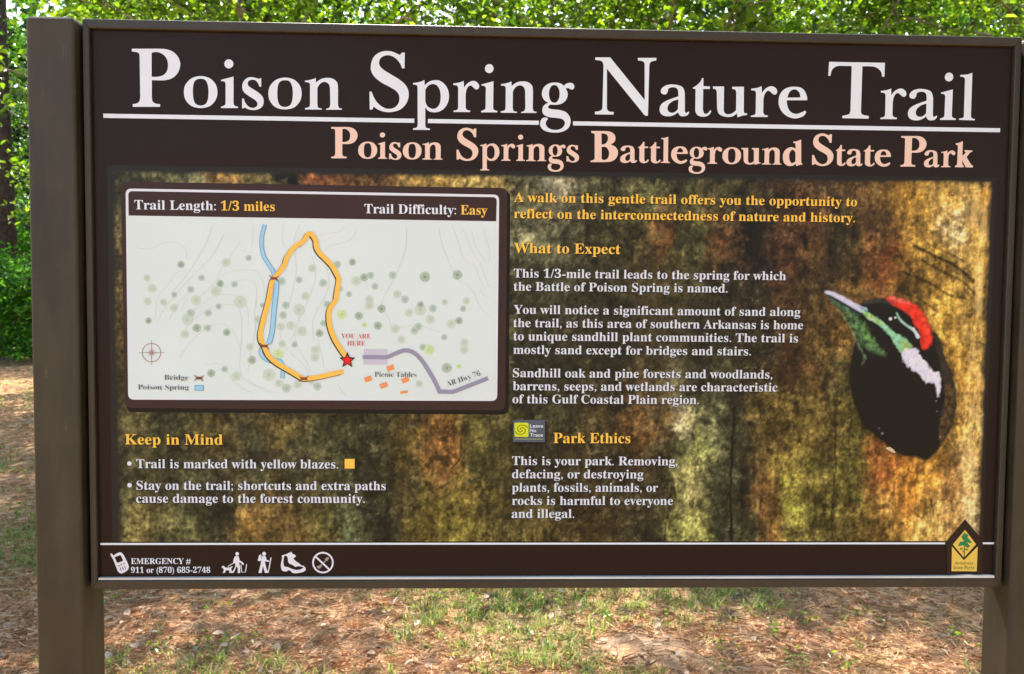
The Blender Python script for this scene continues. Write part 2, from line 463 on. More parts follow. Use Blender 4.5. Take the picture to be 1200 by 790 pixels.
WHITE = ink((228, 236, 252)); PINK = ink((240, 208, 196)); YEL = ink((255, 204, 84)); SHAD = ink((14, 12, 10))
GREY = ink((222, 228, 244))
TB = base_z([(170, 124.7), (380, 128.6), (545, 131.9), (710, 134.7), (895, 136.8), (1000, 138.4), (1135, 140.7)], HY)
title = [('P', 155.1, 211.7), ('o', 215.5, 254.8), ('i', 258.9, 279), ('s', 283.6, 309), ('o', 314.5, 353.5), ('n', 357.3, 401),
         ('S', 433, 479), ('p', 483.9, 526.2), ('r', 531, 561.5), ('i', 564, 583.2), ('n', 586.8, 629.3), ('g', 633.3, 673),
         ('N', 697, 768.5), ('a', 773.3, 808.2), ('t', 811.8, 834), ('u', 835.2, 876.2), ('r', 880, 910.8), ('e', 912.6, 946.2),
         ('T', 970, 1036), ('r', 1032, 1062.2), ('a', 1064.7, 1099.2), ('i', 1102.6, 1121.3), ('l', 1124.4, 1143.6)]
heading('title_letter', title, TB, WHITE, 1.0, 0.0, HY)
SB = base_z([(400, 185.3), (600, 188.8), (700, 190.6), (870, 192), (1070, 194.9), (1130, 195.7)], HY)
sub = [('P', 388, 419.1), ('o', 419.7, 442), ('i', 443, 453.8), ('s', 456, 470.4), ('o', 472, 494), ('n', 495, 519),
       ('S', 535, 560.5), ('p', 562.3, 585.6), ('r', 587.3, 603.6), ('i', 605, 615.3), ('n', 616.6, 640.5), ('g', 641.7, 663), ('s', 663.9, 678.6),
       ('B', 692.2, 724.2), ('a', 726.8, 746.6), ('t', 747.5, 760.5), ('t', 761, 774.5), ('l', 774.4, 785.5), ('e', 786.5, 806), ('g', 807, 829),
       ('r', 828.9, 846.2), ('o', 846.6, 868.5), ('u', 868.7, 891.6), ('n', 893, 916.2), ('d', 917.5, 940.8),
       ('S', 951.8, 976.8), ('t', 979.4, 991.4), ('a', 992.2, 1011.2), ('t', 1012, 1025.5), ('e', 1025.2, 1044.2),
       ('P', 1055.5, 1085.5), ('a', 1083, 1101.5), ('r', 1103, 1119.6), ('k', 1119.5, 1141)]
# B, d and k were traced at the small size already: bring them to the heading size first
for ch in 'Bdk':
    c, w = GL[ch]
    GL[ch] = ([q / 0.55 for q in c], w / 0.55)
heading('subtitle_letter', sub, SB, PINK, 0.545, 0.0007, HY)

# ------------------------------------------------------------------ small lettering (serif and sans faces built into Blender)
def serif(s):
    o = ''
    for c in s:
        if 'A' <= c <= 'Z': o += chr(0x1D400 + ord(c) - 65)
        elif 'a' <= c <= 'z': o += chr(0x1D41A + ord(c) - 97)
        elif '0' <= c <= '9': o += chr(0x1D7CE + ord(c) - 48)
        else: o += c
    return o
_dg = None
def text_mesh(s, off):
    cu = bpy.data.curves.new('lettering', 'FONT')
    cu.body = s; cu.resolution_u = 3; cu.offset = off
    ob = bpy.data.objects.new('lettering', cu)
    COL.objects.link(ob)
    bpy.context.view_layer.update()
    me = bpy.data.meshes.new_from_object(ob.evaluated_get(bpy.context.evaluated_depsgraph_get()))
    v = np.empty(len(me.vertices) * 3); me.vertices.foreach_get('co', v); v = v.reshape(-1, 3)
    f = [tuple(p.vertices) for p in me.polygons]
    bpy.data.objects.remove(ob); bpy.data.curves.remove(cu); bpy.data.meshes.remove(me)
    return v, f
CAPH = {}
def cap(off, ser):
    if (off, ser) not in CAPH:
        v, f = text_mesh(serif('T') if ser else 'T', off)
        CAPH[(off, ser)] = v[:, 1].max()
    return CAPH[(off, ser)]
def words(name, lines, mat, cappx, off=0.001, ser=True, k=4, shadow=True, parent=None, ang=0, mixcase=None):
    """lines: (text, u0, u1, v of the baseline at u0)"""
    V, F = [], []
    y = LY(k)
    for (s, u0, u1, v0) in lines:
        v, f = text_mesh(serif(s) if ser else s, off)
        X0, Z0 = P(u0, v0, y)
        if ang:
            X1, Z1 = P(u1, v0 - (u1 - u0) * math.tan(ang), y)
        else:
            X1 = P(u1, v0 + 0.012 * (u1 - u0), y)[0]; Z1 = Z0
        Zc = P(u0, v0 - cappx, y)[1]
        L = math.hypot(X1 - X0, Z1 - Z0)
        sx = L / (v[:, 0].max() - v[:, 0].min()); sz = (Zc - Z0) / cap(off, ser)
        x = (v[:, 0] - v[:, 0].min()) * sx; z = v[:, 1] * sz
        a = math.atan2(Z1 - Z0, X1 - X0) if ang else 0
        n0 = len(V)
        V += [(X0 + x[i] * math.cos(a) - z[i] * math.sin(a), y, Z0 + x[i] * math.sin(a) + z[i] * math.cos(a)) for i in range(len(v))]
        F += [tuple(n0 + i for i in q) for q in f]
    o = mesh_obj(name, V, F, mat, board)
    if shadow:
        V2 = [(a + 0.0012, LY(k - 1.5), c - 0.0014) for a, b, c in V]
        mesh_obj(name.replace('lettering', 'drop_shadow'), V2, F, SHAD, board)
    return o
words('intro_lettering', [("A walk on this gentle trail offers you the opportunity to", 602.3, 1004.4, 236.6),
      ("reflect on the interconnectedness of nature and history.", 602.3, 1002, 255.6)], YEL, 10.9)
words('heading_lettering', [("What to Expect", 602.3, 727, 296.4)], YEL, 11.8)
words('heading_lettering', [("Park Ethics", 648.5, 738.7, 519.2)], YEL, 11.9)
words('heading_lettering', [("Keep in Mind", 146.5, 261, 520.8)], YEL, 12.0)
words('body_lettering', [("This 1/3-mile trail leads to the spring for which", 602, 921, 325.2),
      ("the Battle of Poison Spring is named.", 602, 852.5, 340.6)], GREY, 10.2)
words('body_lettering', [("You will notice a significant amount of sand along", 602, 937.8, 367.7),
      ("the trail, as this area of southern Arkansas is home", 601.6, 941, 383.3),
      ("to unique sandhill plant communities. The trail is", 601.6, 935, 398.9),
      ("mostly sand except for bridges and stairs.", 601.5, 880, 414.7)], GREY, 10.2)
words('body_lettering', [("Sandhill oak and pine forests and woodlands,", 601, 905, 442),
      ("barrens, seeps, and wetlands are characteristic", 601, 911, 457.3),
      ("of this Gulf Coastal Plain region.", 600.5, 819, 472.6)], GREY, 10.2)
words('body_lettering', [("This is your park. Removing,", 600, 794, 545), ("defacing, or destroying", 600, 754, 560.5),
      ("plants, fossils, animals, or", 600, 771, 576.2), ("rocks is harmful to everyone", 600, 788.5, 591.7), ("and illegal.", 599.5, 673, 607)], GREY, 10.2)
words('body_lettering', [("Trail is marked with yellow blazes.", 159.8, 396.5, 548.6)], GREY, 10.4)
words('body_lettering', [("Stay on the trail; shortcuts and extra paths", 160, 452, 574), ("cause damage to the forest community.", 159.5, 427.5, 589.2)], GREY, 10.4)
words('emergency_lettering', [("EMERGENCY #", 153.5, 223.5, 661), ("911 or (870) 685-2748", 153.5, 246.5, 671.4)], WHITE, 6.7, shadow=False)
words('map_heading_lettering', [("Trail Length:", 157.5, 253, 245.3)], WHITE, 10.9, k=8, shadow=False)
words('map_heading_lettering', [("1/3 miles", 258.8, 322, 246.6)], YEL, 10.9, k=8, shadow=False)
words('map_heading_lettering', [("Trail Difficulty:", 427, 534.5, 249.9)], WHITE, 10.9, k=8, shadow=False)
words('map_heading_lettering', [("Easy", 539.8, 571, 251.3)], YEL, 10.9, k=8, shadow=False)
DARK = ink((62, 56, 58))
for q in [("Bridge", 192.5, 220.8, 445.3), ("Poison Spring", 161.7, 221, 456.6), ("Picnic Tables", 439, 488, 441.7)]:
    words('map_lettering', [q], DARK, 5.9, off=-0.014, k=11, shadow=False)
words('map_lettering', [("YOU ARE", 399.8, 434.5, 396.5), ("HERE", 406.8, 428, 405)], ink((214, 62, 62)), 5.4, off=-0.014, k=11, shadow=False)
words('map_lettering', [("AR Hwy 76", 524.5, 563.5, 453.2)], DARK, 6.2, off=-0.014, k=11, shadow=False, ang=math.atan2(13, 39))

# ------------------------------------------------------------------ rules, bullets, square
f = Flat(LY(2))
xa, xb = P(121, 135.2, LY(2))[0], P(1172, 152.8, LY(2))[0]
zr = base_z([(150, 135.6), (500, 141.8), (800, 147.2), (1100, 151.6)], LY(2))
gaps = [(485.5, 501.5), (631.5, 671.5)]
xs = [xa] + [P(u, 145, LY(2))[0] for g in gaps for u in g] + [xb]
for i in range(0, len(xs), 2):
    f.poly([[(xs[i], zr - 0.0034), (xs[i + 1], zr - 0.0034), (xs[i + 1], zr + 0.0034), (xs[i], zr + 0.0034)]])
f.build('title_rule', WHITE, board)
f = Flat(LY(2))
zr2 = base_z([(200, 636.8), (600, 636.9), (900, 637.2), (1160, 637.4)], LY(2))
for a, b in ((117.5, 1107.5), (1151.5, 1166.8)):
    X0, X1 = P(a, 637, LY(2))[0], P(b, 637, LY(2))[0]
    f.poly([[(X0, zr2 - 0.0017), (X1, zr2 - 0.0017), (X1, zr2 + 0.0017), (X0, zr2 + 0.0017)]])
f.build('lower_rule', WHITE, board)
for q in ((151.6, 543.2), (151.8, 568.7)):
    f = Flat(LY(4)); f.disc(*q, 2.7, 14); f.build('bullet', GREY, board)
f = Flat(LY(4)); f.pxpoly([(404, 537.8), (415.6, 537.9), (415.5, 549.2), (403.9, 549)])
f.build('yellow_blaze_mark', YEL, board)

# ------------------------------------------------------------------ bark photograph printed on the board
def vnoise(nx, nz, cx, cz, seed, octs=4, gain=0.55):
    """smooth value noise, cx by cz cells over the sheet"""
    r = np.random.default_rng(seed); out = np.zeros((nz, nx)); amp = 1; tot = 0
    for o in range(octs):
        gx, gz = int(cx * 2 ** o) + 2, int(cz * 2 ** o) + 2
        g = r.random((gz + 1, gx + 1))
        x = np.linspace(0, gx - 1.001, nx); z = np.linspace(0, gz - 1.001, nz)
        xi, zi = x.astype(int), z.astype(int); fx, fz = x - xi, z - zi
        fx = fx * fx * (3 - 2 * fx); fz = fz * fz * (3 - 2 * fz)
        a = g[np.ix_(zi, xi)] * (1 - fx) + g[np.ix_(zi, xi + 1)] * fx
        b = g[np.ix_(zi + 1, xi)] * (1 - fx) + g[np.ix_(zi + 1, xi + 1)] * fx
        out += amp * (a * (1 - fz[:, None]) + b * fz[:, None]); tot += amp; amp *= gain
    return out / tot
CTRL = """150,210,75,80,48 200,210,135,135,85 230,210,150,150,100 260,212,160,125,60 310,210,110,100,50 340,212,30,28,25 375,212,150,90,40 430,212,110,75,35 500,214,155,125,55 560,215,195,168,85
138,300,90,80,45 138,360,100,85,45 138,400,125,98,45 138,450,80,75,45 160,490,95,90,50 250,490,88,78,36 320,490,95,80,36 400,490,60,60,32 470,490,85,75,30 520,490,118,84,32 560,500,90,85,35
200,530,62,62,38 300,530,60,60,38 400,530,55,55,32 450,530,60,60,35 480,530,95,78,30 520,530,130,88,36 560,530,75,70,30 590,530,70,65,30 150,560,80,78,44
150,580,80,80,50 250,580,60,62,42 350,580,55,58,38 430,580,40,45,30 480,580,66,60,30 540,580,118,98,36 590,580,85,75,35
160,620,130,118,60 210,620,105,105,60 250,622,60,62,40 290,625,155,122,50 340,622,128,102,45 380,622,110,100,45 410,618,118,128,82 450,620,42,46,30 500,620,105,92,32 530,615,158,146,48 580,620,95,85,35 640,620,104,88,36 700,622,82,66,30 760,620,60,55,35
610,225,110,105,70 650,220,145,140,115 700,215,80,80,50 760,215,95,95,60 800,215,60,60,38 850,215,70,65,38 900,215,60,45,30 960,215,95,70,40 1020,220,110,80,40 1060,225,155,118,52 1110,230,190,150,75 1117,258,228,204,155 1145,240,170,130,60
620,270,125,125,90 660,260,100,98,70 700,280,75,70,38 750,275,75,65,35 780,280,115,76,35 815,280,88,90,50 848,280,115,75,35 880,270,28,28,20 915,270,78,50,28 950,265,98,64,32 985,270,60,50,28 1030,270,100,75,38 1080,260,165,130,60
620,325,60,62,38 700,325,55,52,32 780,320,82,72,36 850,325,40,40,25 890,320,28,27,20 920,320,84,52,26 960,320,80,60,30 1000,320,95,68,28 1038,300,118,62,28 1060,310,110,80,35 1100,320,150,115,50 1100,290,165,130,60 1145,300,188,152,80 1145,350,150,120,60 1120,380,165,130,60
620,400,48,48,30 720,400,45,45,28 820,400,45,45,28 890,400,50,45,25 930,400,74,48,24 960,400,98,76,30 985,380,135,100,40 1150,420,205,168,98 1125,420,165,125,55
620,450,45,45,30 720,450,45,45,28 820,450,45,45,28 880,450,60,52,28 930,440,80,50,24 960,445,92,66,28 985,450,85,75,35 1140,450,178,136,66
640,485,60,58,35 700,490,70,60,32 740,495,108,72,30 780,490,90,70,35 803,500,190,180,135 830,490,132,132,88 860,490,60,60,40 900,490,112,92,36 940,500,135,112,40 970,500,102,86,32 1000,500,112,102,40 1130,500,192,148,76 1155,500,218,182,112
640,570,48,45,28 720,560,50,45,28 780,550,60,52,30 815,560,178,168,102 812,535,140,150,60 838,560,60,65,42 870,570,48,52,38 895,580,155,114,50 930,560,140,122,42 960,560,108,98,36 1000,560,90,85,30 1035,540,130,75,30 1060,560,174,118,50 1090,545,178,126,55 1120,560,150,110,65 1145,570,218,182,122
812,620,162,162,76 850,620,50,58,38 880,620,58,64,42 900,615,145,104,42 940,620,122,106,45 975,620,92,80,30 1010,620,118,97,40 1045,620,152,116,55 1090,620,188,152,86 1120,620,178,138,82 1145,620,225,195,150 930,595,185,180,60 660,600,70,60,32 740,590,66,56,30"""
ctrl = np.array([[float(v) for v in t.split(',')] for t in CTRL.split()])
AY = LY(1)
ax0, ax1 = P(127, 300, AY)[0], P(1164, 300, AY)[0] 
az1 = base_z([(300, 201.5), (600, 207), (900, 211)], AY) + 0.009; az0 = base_z([(600, 634.5)], AY)
nx, nz = 860, 360
gx = np.linspace(ax0, ax1, nx); gz = np.linspace(az0, az1, nz)
XX, ZZ = np.meshgrid(gx, gz)
# photo position of each point of the print, used only to look up the picture printed there
def unproj(X, Y, Z):
    d = np.stack([X - CAMP[0], np.full_like(X, Y - CAMP[1]), Z - CAMP[2]], -1) @ RC
    return 600 + FPX * d[..., 0] / d[..., 1], 395 - FPX * d[..., 2] / d[..., 1]
U, Vv = unproj(XX, AY, ZZ)
w1 = vnoise(nx, nz, 34, 8, 11, 4) - 0.5; w2 = vnoise(nx, nz, 14, 14, 12, 4) - 0.5
w3 = vnoise(nx, nz, 120, 40, 13, 3, 0.7) - 0.5
Uw, Vw = U + 22 * w2 + 14 * w1 + 26 * w3, Vv + 50 * w1 + 40 * w3
num = np.zeros((nz, nx, 3)); den = np.zeros((nz, nx))
lc = np.array([[lin(c[2:5])[i] for i in range(3)] for c in ctrl])
for (cu_, cv_), c in zip(ctrl[:, :2], lc):
    d2 = ((Uw - cu_) / 15) ** 2 + ((Vw - cv_) / 30) ** 2
    w = 1 / (d2 + 0.6) ** 2.2
    num += w[..., None] * c; den += w
A = num / den[..., None]
strk = vnoise(nx, nz, 130, 9, 21, 4, 0.7)
fine = vnoise(nx, nz, 200, 70, 22, 3, 0.75)
grain = vnoise(nx, nz, 420, 160, 27, 2, 0.7)
blot = vnoise(nx, nz, 40, 22, 23, 4, 0.6)
hue = vnoise(nx, nz, 26, 14, 24, 4, 0.6) - 0.5
lum = np.exp((1.7 + 1.2 * np.clip((U - 985) / 80, 0, 1)) * (strk - 0.5) + 2.5 * (fine - 0.5) + 1.4 * (grain - 0.5) + 2.4 * (blot - 0.5))
darkspots = np.clip((vnoise(nx, nz, 110, 60, 25, 3, 0.6) - 0.60) * 9, 0, 1) * 0.6
lum *= 1 - darkspots
right = np.clip((U - 985) / 80, 0, 1)
lum = lum ** (1 - 0.15 * right)
txt = np.clip(1 - np.abs(U - 740) / 190, 0, 1) * np.clip(1 - np.abs(Vv - 395) / 90, 0, 1) ** 0.5
lum = lum ** (1 - 0.35 * txt)      # the print is calmer and darker under the text
lum *= (0.80 + 0.40 * right - 0.1 * txt) / lum.mean()
A = A * lum[..., None]
A[..., 0] *= 1 + 0.2 * hue; A[..., 1] *= 1 + 0.05 * hue
# pale lichen flecks
fl_ = np.clip((vnoise(nx, nz, 150, 60, 26, 3, 0.7) - 0.66) * 10, 0, 1) * np.clip((blot - 0.45) * 5, 0, 1)
A = A * (1 - 0.3 * fl_[..., None]) + 0.3 * fl_[..., None] * np.array(lin((170, 160, 105)))
# cracks and the insect galleries carved under the bark, the knot hole
def crack(pts, w, s):
    global A
    p = np.array(smooth_line(pts, 6))
    m = np.full((nz, nx), 1e9)
    jit = (vnoise(nx, nz, 90, 60, 31, 2) - 0.5) * 5
    bx = (U > p[:, 0].min() - 12) & (U < p[:, 0].max() + 12) & (Vv > p[:, 1].min() - 12) & (Vv < p[:, 1].max() + 12)
    uu, vv, jj = U[bx], Vv[bx], jit[bx]
    best = np.full(uu.shape, 1e9)
    for i in range(len(p) - 1):
        a, b = p[i], p[i + 1]; d = b - a; L = max(d @ d, 1e-9)
        t = np.clip(((uu - a[0]) * d[0] + (vv - a[1]) * d[1]) / L, 0, 1)
        best = np.minimum(best, np.hypot(uu + jj * 0.5 - a[0] - t * d[0], vv - a[1] - t * d[1]))
    k = np.clip(1.3 - best / w, 0, 1) * s
    A[bx] = A[bx] * (1 - k[:, None])
for pts, w, s in [([(861, 478), (858, 530), (856, 580), (857, 634)], 1.8, .9), ([(978, 470), (979, 540), (975, 600), (975, 634)], 1.3, .7),
                  ([(1071, 288), (1095, 300), (1120, 312), (1140, 330)], 2.6, .85), ([(1080, 305), (1104, 318), (1128, 330), (1142, 345)], 2.2, .75),
                  ([(1062, 320), (1090, 332), (1110, 345), (1130, 350)], 2, .7), ([(1085, 285), (1110, 296), (1130, 306)], 1.5, .6), ([(1062, 345), (1080, 352), (1100, 366)], 1.6, .6),
                  ([(1050, 290), (1062, 310), (1080, 330)], 1.6, .6), ([(975, 262), (1000, 280), (1010, 300)], 5, .5), ([(990, 290), (1005, 310), (1002, 330)], 4, .5),
                  ([(942, 276), (944, 284), (946, 292)], 4, .85), ([(822, 492), (828, 494)], 5, .85), ([(788, 560), (784, 590), (778, 634)], 1.2, .7),
                  ([(698, 590), (680, 602), (655, 606)], 1.2, .6), ([(970, 440), (966, 455), (972, 470)], 4, .6), ([(340, 200), (341, 215)], 9, .8), ([(457, 560), (455, 634)], 5, .5),
                  ([(265, 480), (266, 490)], 5, .7), ([(876, 240), (884, 300), (888, 330)], 8, .5), ([(1145, 250), (1150, 270)], 3, .6), ([(1112, 500), (1120, 530), (1118, 545)], 6, .4)]:
    crack(pts, w, s)
rr_ = np.random.default_rng(8)
for i in range(150):
    u0, v0 = rr_.uniform(590, 1150), rr_.uniform(212, 632)
    if i % 4 == 0: u0, v0 = rr_.uniform(135, 590), rr_.uniform(485, 630)
    if 960 < u0 < 1125 and 340 < v0 < 540: continue
    if u0 > 1035: L_, an = rr_.uniform(6, 24), rr_.choice([rad(28), rad(35), rad(88), rad(92), rad(80)])
    else: L_, an = rr_.uniform(5, 30), rad(90 + rr_.normal(0, 14))
    if rr_.random() < 0.25: L_, an = rr_.uniform(3, 8), rr_.uniform(0, 3)
    pts = [(u0, v0)]
    for k in range(3):
        an += rr_.normal(0, 0.2); pts.append((pts[-1][0] + L_ / 3 * math.cos(an), pts[-1][1] + L_ / 3 * math.sin(an)))
    crack(pts, rr_.uniform(0.6, 1.5), rr_.uniform(0.3, 0.75))
# straight right-hand edge of the dark strip near the foot
k = np.clip((886 + 3 * (strk - .5) - U) / 2, 0, 1) * np.clip((U - 866) / 3, 0, 1) * np.clip((Vv - 500) / 60, 0, 1)
A *= (1 - 0.5 * k)[..., None]
# pale galleries, right edge fibres
k = np.clip((U - 1120) / 20, 0, 1) * np.clip((strk - 0.52) * 8, 0, 1) * 0.5
A = A * (1 - k[..., None]) + k[..., None] * np.array(lin((226, 196, 140)))
# the print fades out into the brown ground round its edge
edge = np.minimum.reduce([(U - (130 + (Vv - 210) * 0.018)) / 9, (1163.5 - (Vv - 212) * 0.035 - U) / 8, (Vv - (198.5 + 0.0125 * (U - 130))) / 6]) + 0.25 * (blot - 0.5)
edge = np.clip(edge, 0, 1); edge = edge * edge * (3 - 2 * edge)
A = A * edge[..., None] + (1 - edge[..., None]) * np.array([0.017, 0.014, 0.014])
g_ = A.mean(2, keepdims=True); A = np.clip(A * (np.array([0.85, 0.86, 0.83]) * (1 - right[..., None]) + np.array([0.93, 0.94, 0.86]) * right[..., None]) + g_ * 0.12 * (1 - right[..., None]), 0.003, 0.85)
def print_mat():
    m = bpy.data.materials.new('printed_photograph'); m.use_nodes = True
    nt = m.node_tree; b = nt.nodes['Principled BSDF']
    a = nt.nodes.new('ShaderNodeAttribute'); a.attribute_name = 'print'
    nt.links.new(a.outputs['Color'], b.inputs['Base Color'])
    b.inputs['Roughness'].default_value = 0.4; b.inputs['Specular IOR Level'].default_value = 0.2
    return m
PRM = print_mat()
def grid_faces(nx, nz, keep=None):
    i = np.arange(nx * nz).reshape(nz, nx)
    F = np.stack([i[:-1, :-1], i[:-1, 1:], i[1:, 1:], i[1:, :-1]], -1).reshape(-1, 4)
    if keep is not None:
        F = F[keep.ravel()[F].all(1)]
    return F
np_obj('bark_picture', np.stack([XX, np.full_like(XX, AY), ZZ], -1).reshape(-1, 3), grid_faces(nx, nz), PRM, board, colors=A.reshape(-1, 3))

# ------------------------------------------------------------------ the woodpecker in its hole, printed
BY = LY(2.2)
bx0, bz1 = P(958, 334, BY); bx1, bz0 = P(1134, 556, BY)
bn, bm = 250, 315
BX, BZ = np.meshgrid(np.linspace(bx0, bx1, bn), np.linspace(bz0, bz1, bm))
BU, BV = unproj(BX, BY, BZ)
f1 = vnoise(bn, bm, 50, 50, 41, 3) - 0.5; f2 = vnoise(bn, bm, 50, 50, 42, 3) - 0.5
def inside(poly, u, v):
    p = np.array(poly); r = np.zeros(u.shape, bool)
    for i in range(len(p)):
        (x1, y1), (x2, y2) = p[i], p[i - 1]
        c = ((y1 > v) != (y2 > v)) & (u < (x2 - x1) * (v - y1) / (y2 - y1 + 1e-12) + x1)
        r ^= c
    return r
def soft(poly, j=2.0, s=1.2):
    """coverage of a shape with slightly feathery edges"""
    acc = np.zeros(BU.shape)
    offs = [(-.5, -.5), (.5, -.5), (-.5, .5), (.5, .5), (0, 0), (.7, 0), (-.7, 0), (0, .7), (0, -.7)]
    for a, b in offs:
        acc += inside(poly, BU + a * s * 1.4 + f1 * j * 1.7, BV + b * s * 1.4 + f2 * j * 1.7)
    return acc / len(offs)
def c940(s): return smooth_line([(940 + float(a.split(',')[0]) / 3.435, 320 + float(a.split(',')[1]) / 3.435) for a in s.split()], 5)
def c960(s): return smooth_line([(960 + float(a.split(',')[0]) / 11.29, 330 + float(a.split(',')[1]) / 11.29) for a in s.split()], 5)
def c1030(s): return smooth_line([(1030 + float(a.split(',')[0]) / 7.9, 340 + float(a.split(',')[1]) / 7.9) for a in s.split()], 5)
body = c940("235,122 270,107 310,100 350,97 420,120 475,155 510,200 530,235 560,270 572,330 600,390 616,450 622,520 612,590 592,640 562,690 532,730 500,755 460,742 400,735 350,702 300,660 252,620 228,570 200,500 188,430 192,370 204,310 215,262 200,200 190,165")
beak = c960("70,135 100,120 200,143 330,203 450,273 560,328 640,360 660,420 560,440 470,470 400,400 300,392 200,318 130,235 95,180")
hole_soft = soft(body, 1.3, 1.6)
def art_at(X, Z):
    i = np.clip((X - ax0) / (ax1 - ax0) * (nx - 1), 0, nx - 1.01); j = np.clip((Z - az0) / (az1 - az0) * (nz - 1), 0, nz - 1.01)
    a, b_ = i.astype(int), j.astype(int); fi, fj = (i - a)[..., None], (j - b_)[..., None]
    return (A[b_, a] * (1 - fi) + A[b_, a + 1] * fi) * (1 - fj) + (A[b_ + 1, a] * (1 - fi) + A[b_ + 1, a + 1] * fi) * fj
BC = art_at(BX, BZ)
rim = soft(c940("235,112 300,92 350,90 430,112 485,148 522,200 545,235 575,270 588,330 618,390 634,450 640,520 628,600 608,650 575,705 545,750 510,775 455,762 395,757 340,725 285,680 238,630 214,570 188,500 176,430 182,360 200,300 205,262"), 5, 7)
BC *= (1 - 0.45 * rim * np.clip((BV - 400) / 40, 0, 1))[..., None]
BC = BC * (1 - hole_soft[..., None]) + hole_soft[..., None] * np.array([0.0065, 0.005, 0.0045])
def put(poly, col, j=1.5, s=1.0, var=0.25, a=1.0):
    global BC
    k = soft(poly, j, s) * a
    c = np.array(lin(col)) * (1 + var * 4 * f2)[..., None]
    BC = BC * (1 - k[..., None]) + k[..., None] * np.clip(c, 0, 0.9)
    return k
mb = put(beak, (40, 62, 52), 0.3, 1.0)
put(c940("530,225 560,275 570,330 598,395 614,455 620,520 608,590 590,635 560,680 548,640 560,560 575,470 560,380 540,300"), (48, 42, 38), 3)
put(c940("575,440 605,450 614,520 604,585 580,640 556,690 550,640 575,560"), (86, 66, 34), 5, 1, .6, .7)
put(c940("150,150 190,158 235,185 270,235 300,285 340,331 300,325 262,305 225,270 195,220 165,180"), (72, 104, 66), 2.5, 2.2, .8)
put(c940("150,150 175,190 205,235 222,272 210,262 190,225 165,180"), (120, 128, 84), 2, 1, .5)
put(c960("560,540 620,630 690,740 720,800 640,790 580,700"), (96, 150, 78), 2, 1.5, .6)
put(c940("214,262 232,288 246,318 258,342 250,362 236,372 246,350 238,320 222,290"), (78, 98, 78), 1.5, 1, .6)
put(c960("110,185 200,240 300,290 400,350 390,402 300,372 200,300"), (74, 112, 78), 1, 1.5, .5)
put(c960("85,160 160,185 300,262 450,350 560,412 600,425 560,432 450,385 300,300 160,215"), (20, 20, 52), .3, 1, .2)
put(c960("70,135 100,121 200,144 330,204 450,274 560,330 630,362 622,402 560,410 450,350 300,262 160,186 85,160"), (205, 205, 235), .4, 1, .1)
put(c960("520,320 620,352 632,400 570,405"), (130, 165, 190), 1, 1, .4)
put(c940("232,150 262,155 300,178 335,205 372,240 420,265 442,298 415,325 400,325 375,292 350,250 312,212 270,184"), (140, 200, 165), 1.5, 1, .3)
put(c940("240,155 275,165 305,188 330,208 300,200 265,182"), (160, 205, 110), 1.5, 1.2, .3)
put(c940("395,275 425,275 445,300 415,330 398,318"), (150, 185, 90), 3, 1.5, .3, .8)
put(c940("262,178 280,182 300,190 290,192 270,188"), (190, 210, 200), .5, 1, .2)
put(c940("398,322 420,305 462,302 470,325 490,350 520,385 532,402 556,402 558,450 550,498 542,478 536,450 520,438 495,440 470,405 440,385 410,362"), (222, 220, 245), 3, 1, .12)
put(c1030("160,205 175,222 205,272 250,313 300,342 335,370 378,430 352,446 325,388 290,360 235,322 195,285 163,228"), (165, 215, 200), .8, 1, .2)
put(c1030("285,340 325,350 345,385 378,432 355,444 325,390"), (225, 225, 240), .8, 1, .1)
put(c940("335,96 380,98 430,114 480,150 508,195 522,245 520,280 502,306 482,304 478,275 480,250 455,210 430,170 400,146 365,130"), (226, 52, 34), 2.2, 1.2, .3)
put(c940("335,96 370,97 410,108 440,125 400,120 365,108"), (240, 120, 110), 1.5, 1.5, .3, .7)
put(c940("470,150 500,190 515,240 505,250 490,200"), (240, 96, 60), 2, 1.5, .3, .5)
put(c940("240,120 280,108 330,102 380,128 300,118 262,128"), (66, 68, 66), 2, 1.5, .5, .6)
for u, v, r, c in ((1043.5, 373.7, 1.9, (235, 235, 245)), (1049.2, 372.3, 1.3, (220, 220, 230)), (1030, 502, 1.2, (90, 90, 110)), (1034, 508, 1.4, (130, 130, 150)), (1102, 512, 1.0, (150, 140, 130)), (1097, 470, 1.0, (120, 120, 150)), (1098, 482, .9, (110, 110, 140))):
    k = np.clip(1.4 - np.hypot(BU - u, BV - v) / r, 0, 1)[..., None]
    BC = BC * (1 - k) + k * np.array(lin(c))
cover = np.maximum(soft(body, 1.3, 5), soft(beak, 0.3, 3.0))
cover = np.maximum(cover, soft(c940("150,150 190,158 235,185 262,200 250,300 225,270 195,220 165,180"), 2, 1))
np_obj('woodpecker_picture', np.stack([BX, np.full_like(BX, BY), BZ], -1).reshape(-1, 3), grid_faces(bn, bm, cover > 0.01), PRM, board, colors=np.clip(BC, 0.004, 0.9).reshape(-1, 3))
f = Flat(LY(2.5)); f.pxpoly(smooth_line([(1038, 525), (1043, 524), (1048, 528), (1049, 531), (1043, 529), (1038, 526)], 3)); f.build('wood_chip_picture', ink((215, 195, 165)), board)

